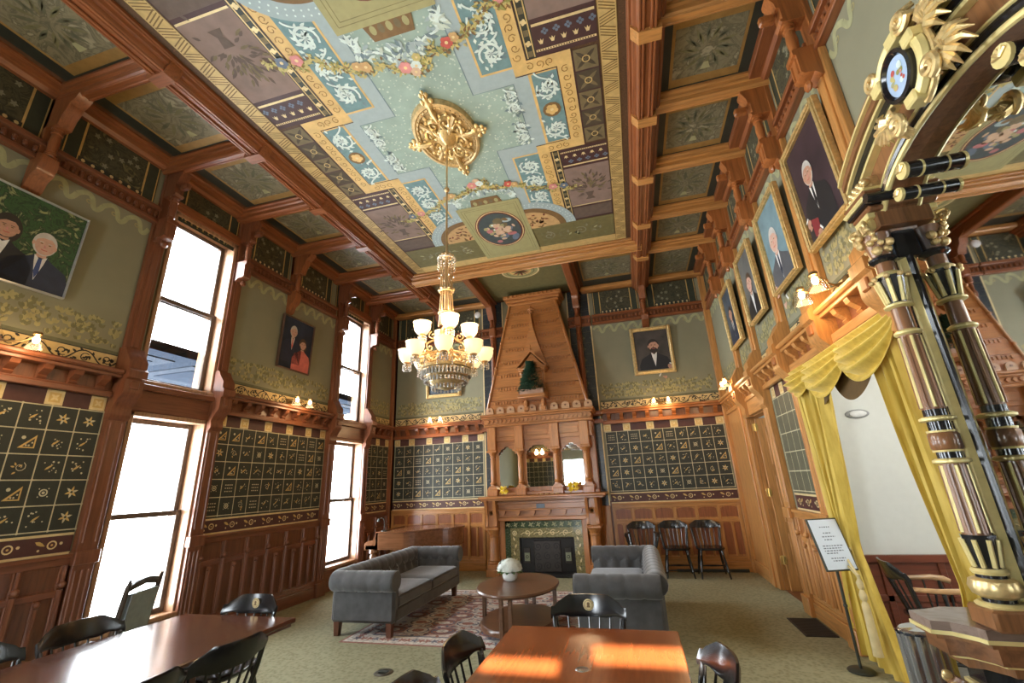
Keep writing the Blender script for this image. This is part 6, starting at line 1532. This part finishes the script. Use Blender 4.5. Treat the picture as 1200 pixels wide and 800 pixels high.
mb = MM(); mb.lathe([(.085,dM+.002),(.095,dM+.018),(.112,dM+.014),(.118,dM-.02),(.12,dM-.10)], (0, zM, 0), ebon, 30, Mo, cap=False); 
for a0, a1 in ((.35, 1.9), (2.7, 4.5)):
    P = [(.152*math.cos(t), zM+.178*math.sin(t), dM-.02) for t in [a0+(a1-a0)*k/16 for k in range(17)]]
    mb.tube(P, .030, gbr, 8); mb.tube([(x*1.22, zM+(z-zM)*1.2, d-.02) for x, z, d in P], .014, gilt, 7)
    for e in (P[0], P[-1]): mb.box(e[0]-.04, e[0]+.04, e[1]-.03, e[1]+.03, dM-.06, dM+.02, gbr, .008)
rg = random.Random(8)
for (cu, cz, k) in ((-.17, -.13, 1), (-.12, .20, -1), (.12,-.19,1), (.17,.14,-1)):
    mb.tube([(u, z, dM-.0) for u, z in spiral(cu, zM+cz, .008, .055, 1.6, 1, 20, k)], [.016]*21, gilt, 7)
    for q in range(9):
        t = math.atan2(cz, cu)+rg.uniform(-1.3, 1.3); r = rg.uniform(.03,.075); mb.tube([(cu, zM+cz, dM-.03), (cu+r*.6*math.cos(t), zM+cz+r*.6*math.sin(t), dM-.01), (cu+r*math.cos(t+.2), zM+cz+r*math.sin(t+.2), dM-.05)], [.018,.020,.008], gilt, 6)
for (cu, cz) in ((-.30,-.10),(-.26,.10),(.30,-.10)):
    t0_ = math.atan2(cz, cu); mb.tube([(u, z, dM-.04) for u, z in spiral(cu*.62, zM+cz*.9, .006, .042, 1.4, t0_, 16)], .013, gilt, 7)
    for q in range(7):
        t = t0_+(q-3)*.32; L_ = .17-.018*abs(q-3); b0, b1 = cu*.66, zM+cz*.9
        mb.tube([(b0, b1, dM-.07), (b0+L_*.45*math.cos(t), b1+L_*.45*math.sin(t), dM-.025), (b0+L_*.8*math.cos(t+.12), b1+L_*.8*math.sin(t+.12), dM-.03), (b0+L_*math.cos(t+.3), b1+L_*math.sin(t+.3), dM-.06)], [.018,.020,.014,.003], gilt, 6)
mb.build('medallion_frame', Mr)
# console pedestals under the columns and the low shelf between them
for s in (-1, 1):
    ol = [(s*1.100,0),(s*1.100,.36),(s*1.050,.45),(s*1.020,.54),(s*0.840,.54),(s*0.820,.47),(s*0.740,.41),(s*0.700,.40),(s*0.680,0)]
    mb = MM(); mb.prism(ol, lambda p, q, t: (p, t, q), .835, .875, marb); mb.build('marble_slab', Mr)
    mb = MM(); k_ = lambda k, dz0, dz1, m: mb.prism([(s*0.890+(p-s*0.890)*k, q*k) for p, q in ol], lambda p, q, t: (p, t, q), dz0, dz1, m)
    k_(1.015, .818, .835, gbr); k_(.98, .80, .818, walm); k_(.92, .73, .80, walx); k_(.88, .72, .73, gbr); k_(.80, .68, .72, walm); k_(.70, .60, .68, ebon); k_(.74, .585, .60, gbr); k_(.64, .10, .585, walm); k_(.92, .0, .10, walm)
    for u in (s*0.800, s*1.000): 
        P = [(u,.58,.40),(u,.50,.44),(u,.40,.38),(u,.30,.34),(u,.18,.38),(u,.10,.44)]; mb.tube(P, [.05,.055,.045,.035,.04,.05], walm, 10)
        for q in range(10): mb.sphere((u+.03*math.sin(q*2), .60-.02*q, .46-.008*q), .022, gilt, 7, 5)
    mb.build('pedestal', Mr)
mb = MM(); mb.box(-.70, .70, .40, .44, 0, .38, marb, .01); mb.box(-.58, .58, .30, .40, 0, .34, walx, .01); mb.box(-.58, .58, .0, .1, 0, .3, walx, .01); mb.box(-.58,.58,.44,.86,0,.05,walm); mb.build('low_shelf', Mr)

# ================================================================ recentre things that were built in place
bpy.context.view_layer.update()
for o in list(COL.objects):
    if o.type == 'EMPTY' and o.parent is None and o.location.length < 1e-6 and o.children:
        pts = []
        for c in o.children_recursive:
            if c.type == 'MESH': pts += [c.matrix_world @ Vector(b) for b in c.bound_box]
        mn = Vector((min(p.x for p in pts)+max(p.x for p in pts), min(p.y for p in pts)+max(p.y for p in pts), 2*min(p.z for p in pts)))/2
        o.location = mn
        for c in o.children: c.data.transform(Matrix.Translation(-mn))

# ================================================================ daylight, lamps and camera
scn = bpy.context.scene
w = bpy.data.worlds.new('overcast sky'); scn.world = w; w.use_nodes = True
bg = w.node_tree.nodes['Background']; bg.inputs[0].default_value = (.86,.94,1.0,1); bg.inputs[1].default_value = WORLD_K
sun = bpy.data.lights.new('sun', 'SUN'); sun.energy = SUN_K; sun.angle = .009; sun.color = (1,.86,.66)
so = bpy.data.objects.new('sun', sun); COL.objects.link(so); so.rotation_euler = Vector(SUN).to_track_quat('-Z', 'Y').to_euler()
def portal(loc, rot, sx, sy):
    L = bpy.data.lights.new('window daylight', 'AREA'); L.shape = 'RECTANGLE'; L.size = sx; L.size_y = sy; L.cycles.is_portal = True
    o = bpy.data.objects.new('window_daylight', L); COL.objects.link(o); o.location = loc; o.rotation_euler = rot
for a, b in WINS:
    for z0, z1 in (LZ, UZ): portal((XL-.31, (a+b)/2, (z0+z1)/2), (0, -PI/2, 0), z1-z0, b-a)
for x0, x1, z0, z1 in REAR[:3]: portal(((x0+x1)/2, -3.27, (z0+z1)/2), (PI/2, 0, 0), x1-x0, z1-z0)
for p in lamps:
    L = bpy.data.lights.new('chandelier lamp', 'POINT'); L.energy = 3.2; L.color = (1,.72,.42); L.shadow_soft_size = .06
    o = bpy.data.objects.new('chandelier_lamp', L); COL.objects.link(o); o.location = p
for loc, e in (((3.1, 3.2, 3.0), 62), ((2.9, 7.0, 3.0), 14)):  # unseen fill lights added to brighten the rooms beyond archway and door
    L = bpy.data.lights.new('added room fill', 'POINT'); L.energy = e; L.shadow_soft_size = .25; L.color = (1,.95,.88)
    o = bpy.data.objects.new('added_room_fill', L); COL.objects.link(o); o.location = loc
yaw, pit, rol, FPX = .2511, .31418, -.04583, 510.46
cy_, sy_, cp, sp = math.cos(yaw), math.sin(yaw), math.cos(pit), math.sin(pit)
f = Vector((-sy_*cp, cy_*cp, sp)); r = Vector((cy_, sy_, 0)); u = r.cross(f)
r2 = r*math.cos(rol)+u*math.sin(rol); u2 = -r*math.sin(rol)+u*math.cos(rol)
cam = bpy.data.cameras.new('camera'); cam.sensor_width = 36; cam.lens = FPX/1200*36; cam.clip_start = .05
co = bpy.data.objects.new('camera', cam); COL.objects.link(co)
M_ = Matrix((r2, u2, -f)).transposed().to_4x4(); M_.translation = Vector((0,0,1.6)); co.matrix_world = M_
scn.camera = co
scn.view_settings.view_transform = 'Standard'; scn.view_settings.look = 'None'; scn.view_settings.gamma = 1; scn.view_settings.use_curve_mapping = False
scn.view_settings.exposure = EXPO
scn.cycles.max_bounces = 9; scn.cycles.diffuse_bounces = 5; scn.cycles.glossy_bounces = 4; scn.cycles.transparent_max_bounces = 12
scn.cycles.use_denoising = True; scn.cycles.sample_clamp_indirect = 6
scn.cycles.caustics_reflective = False; scn.cycles.caustics_refractive = False
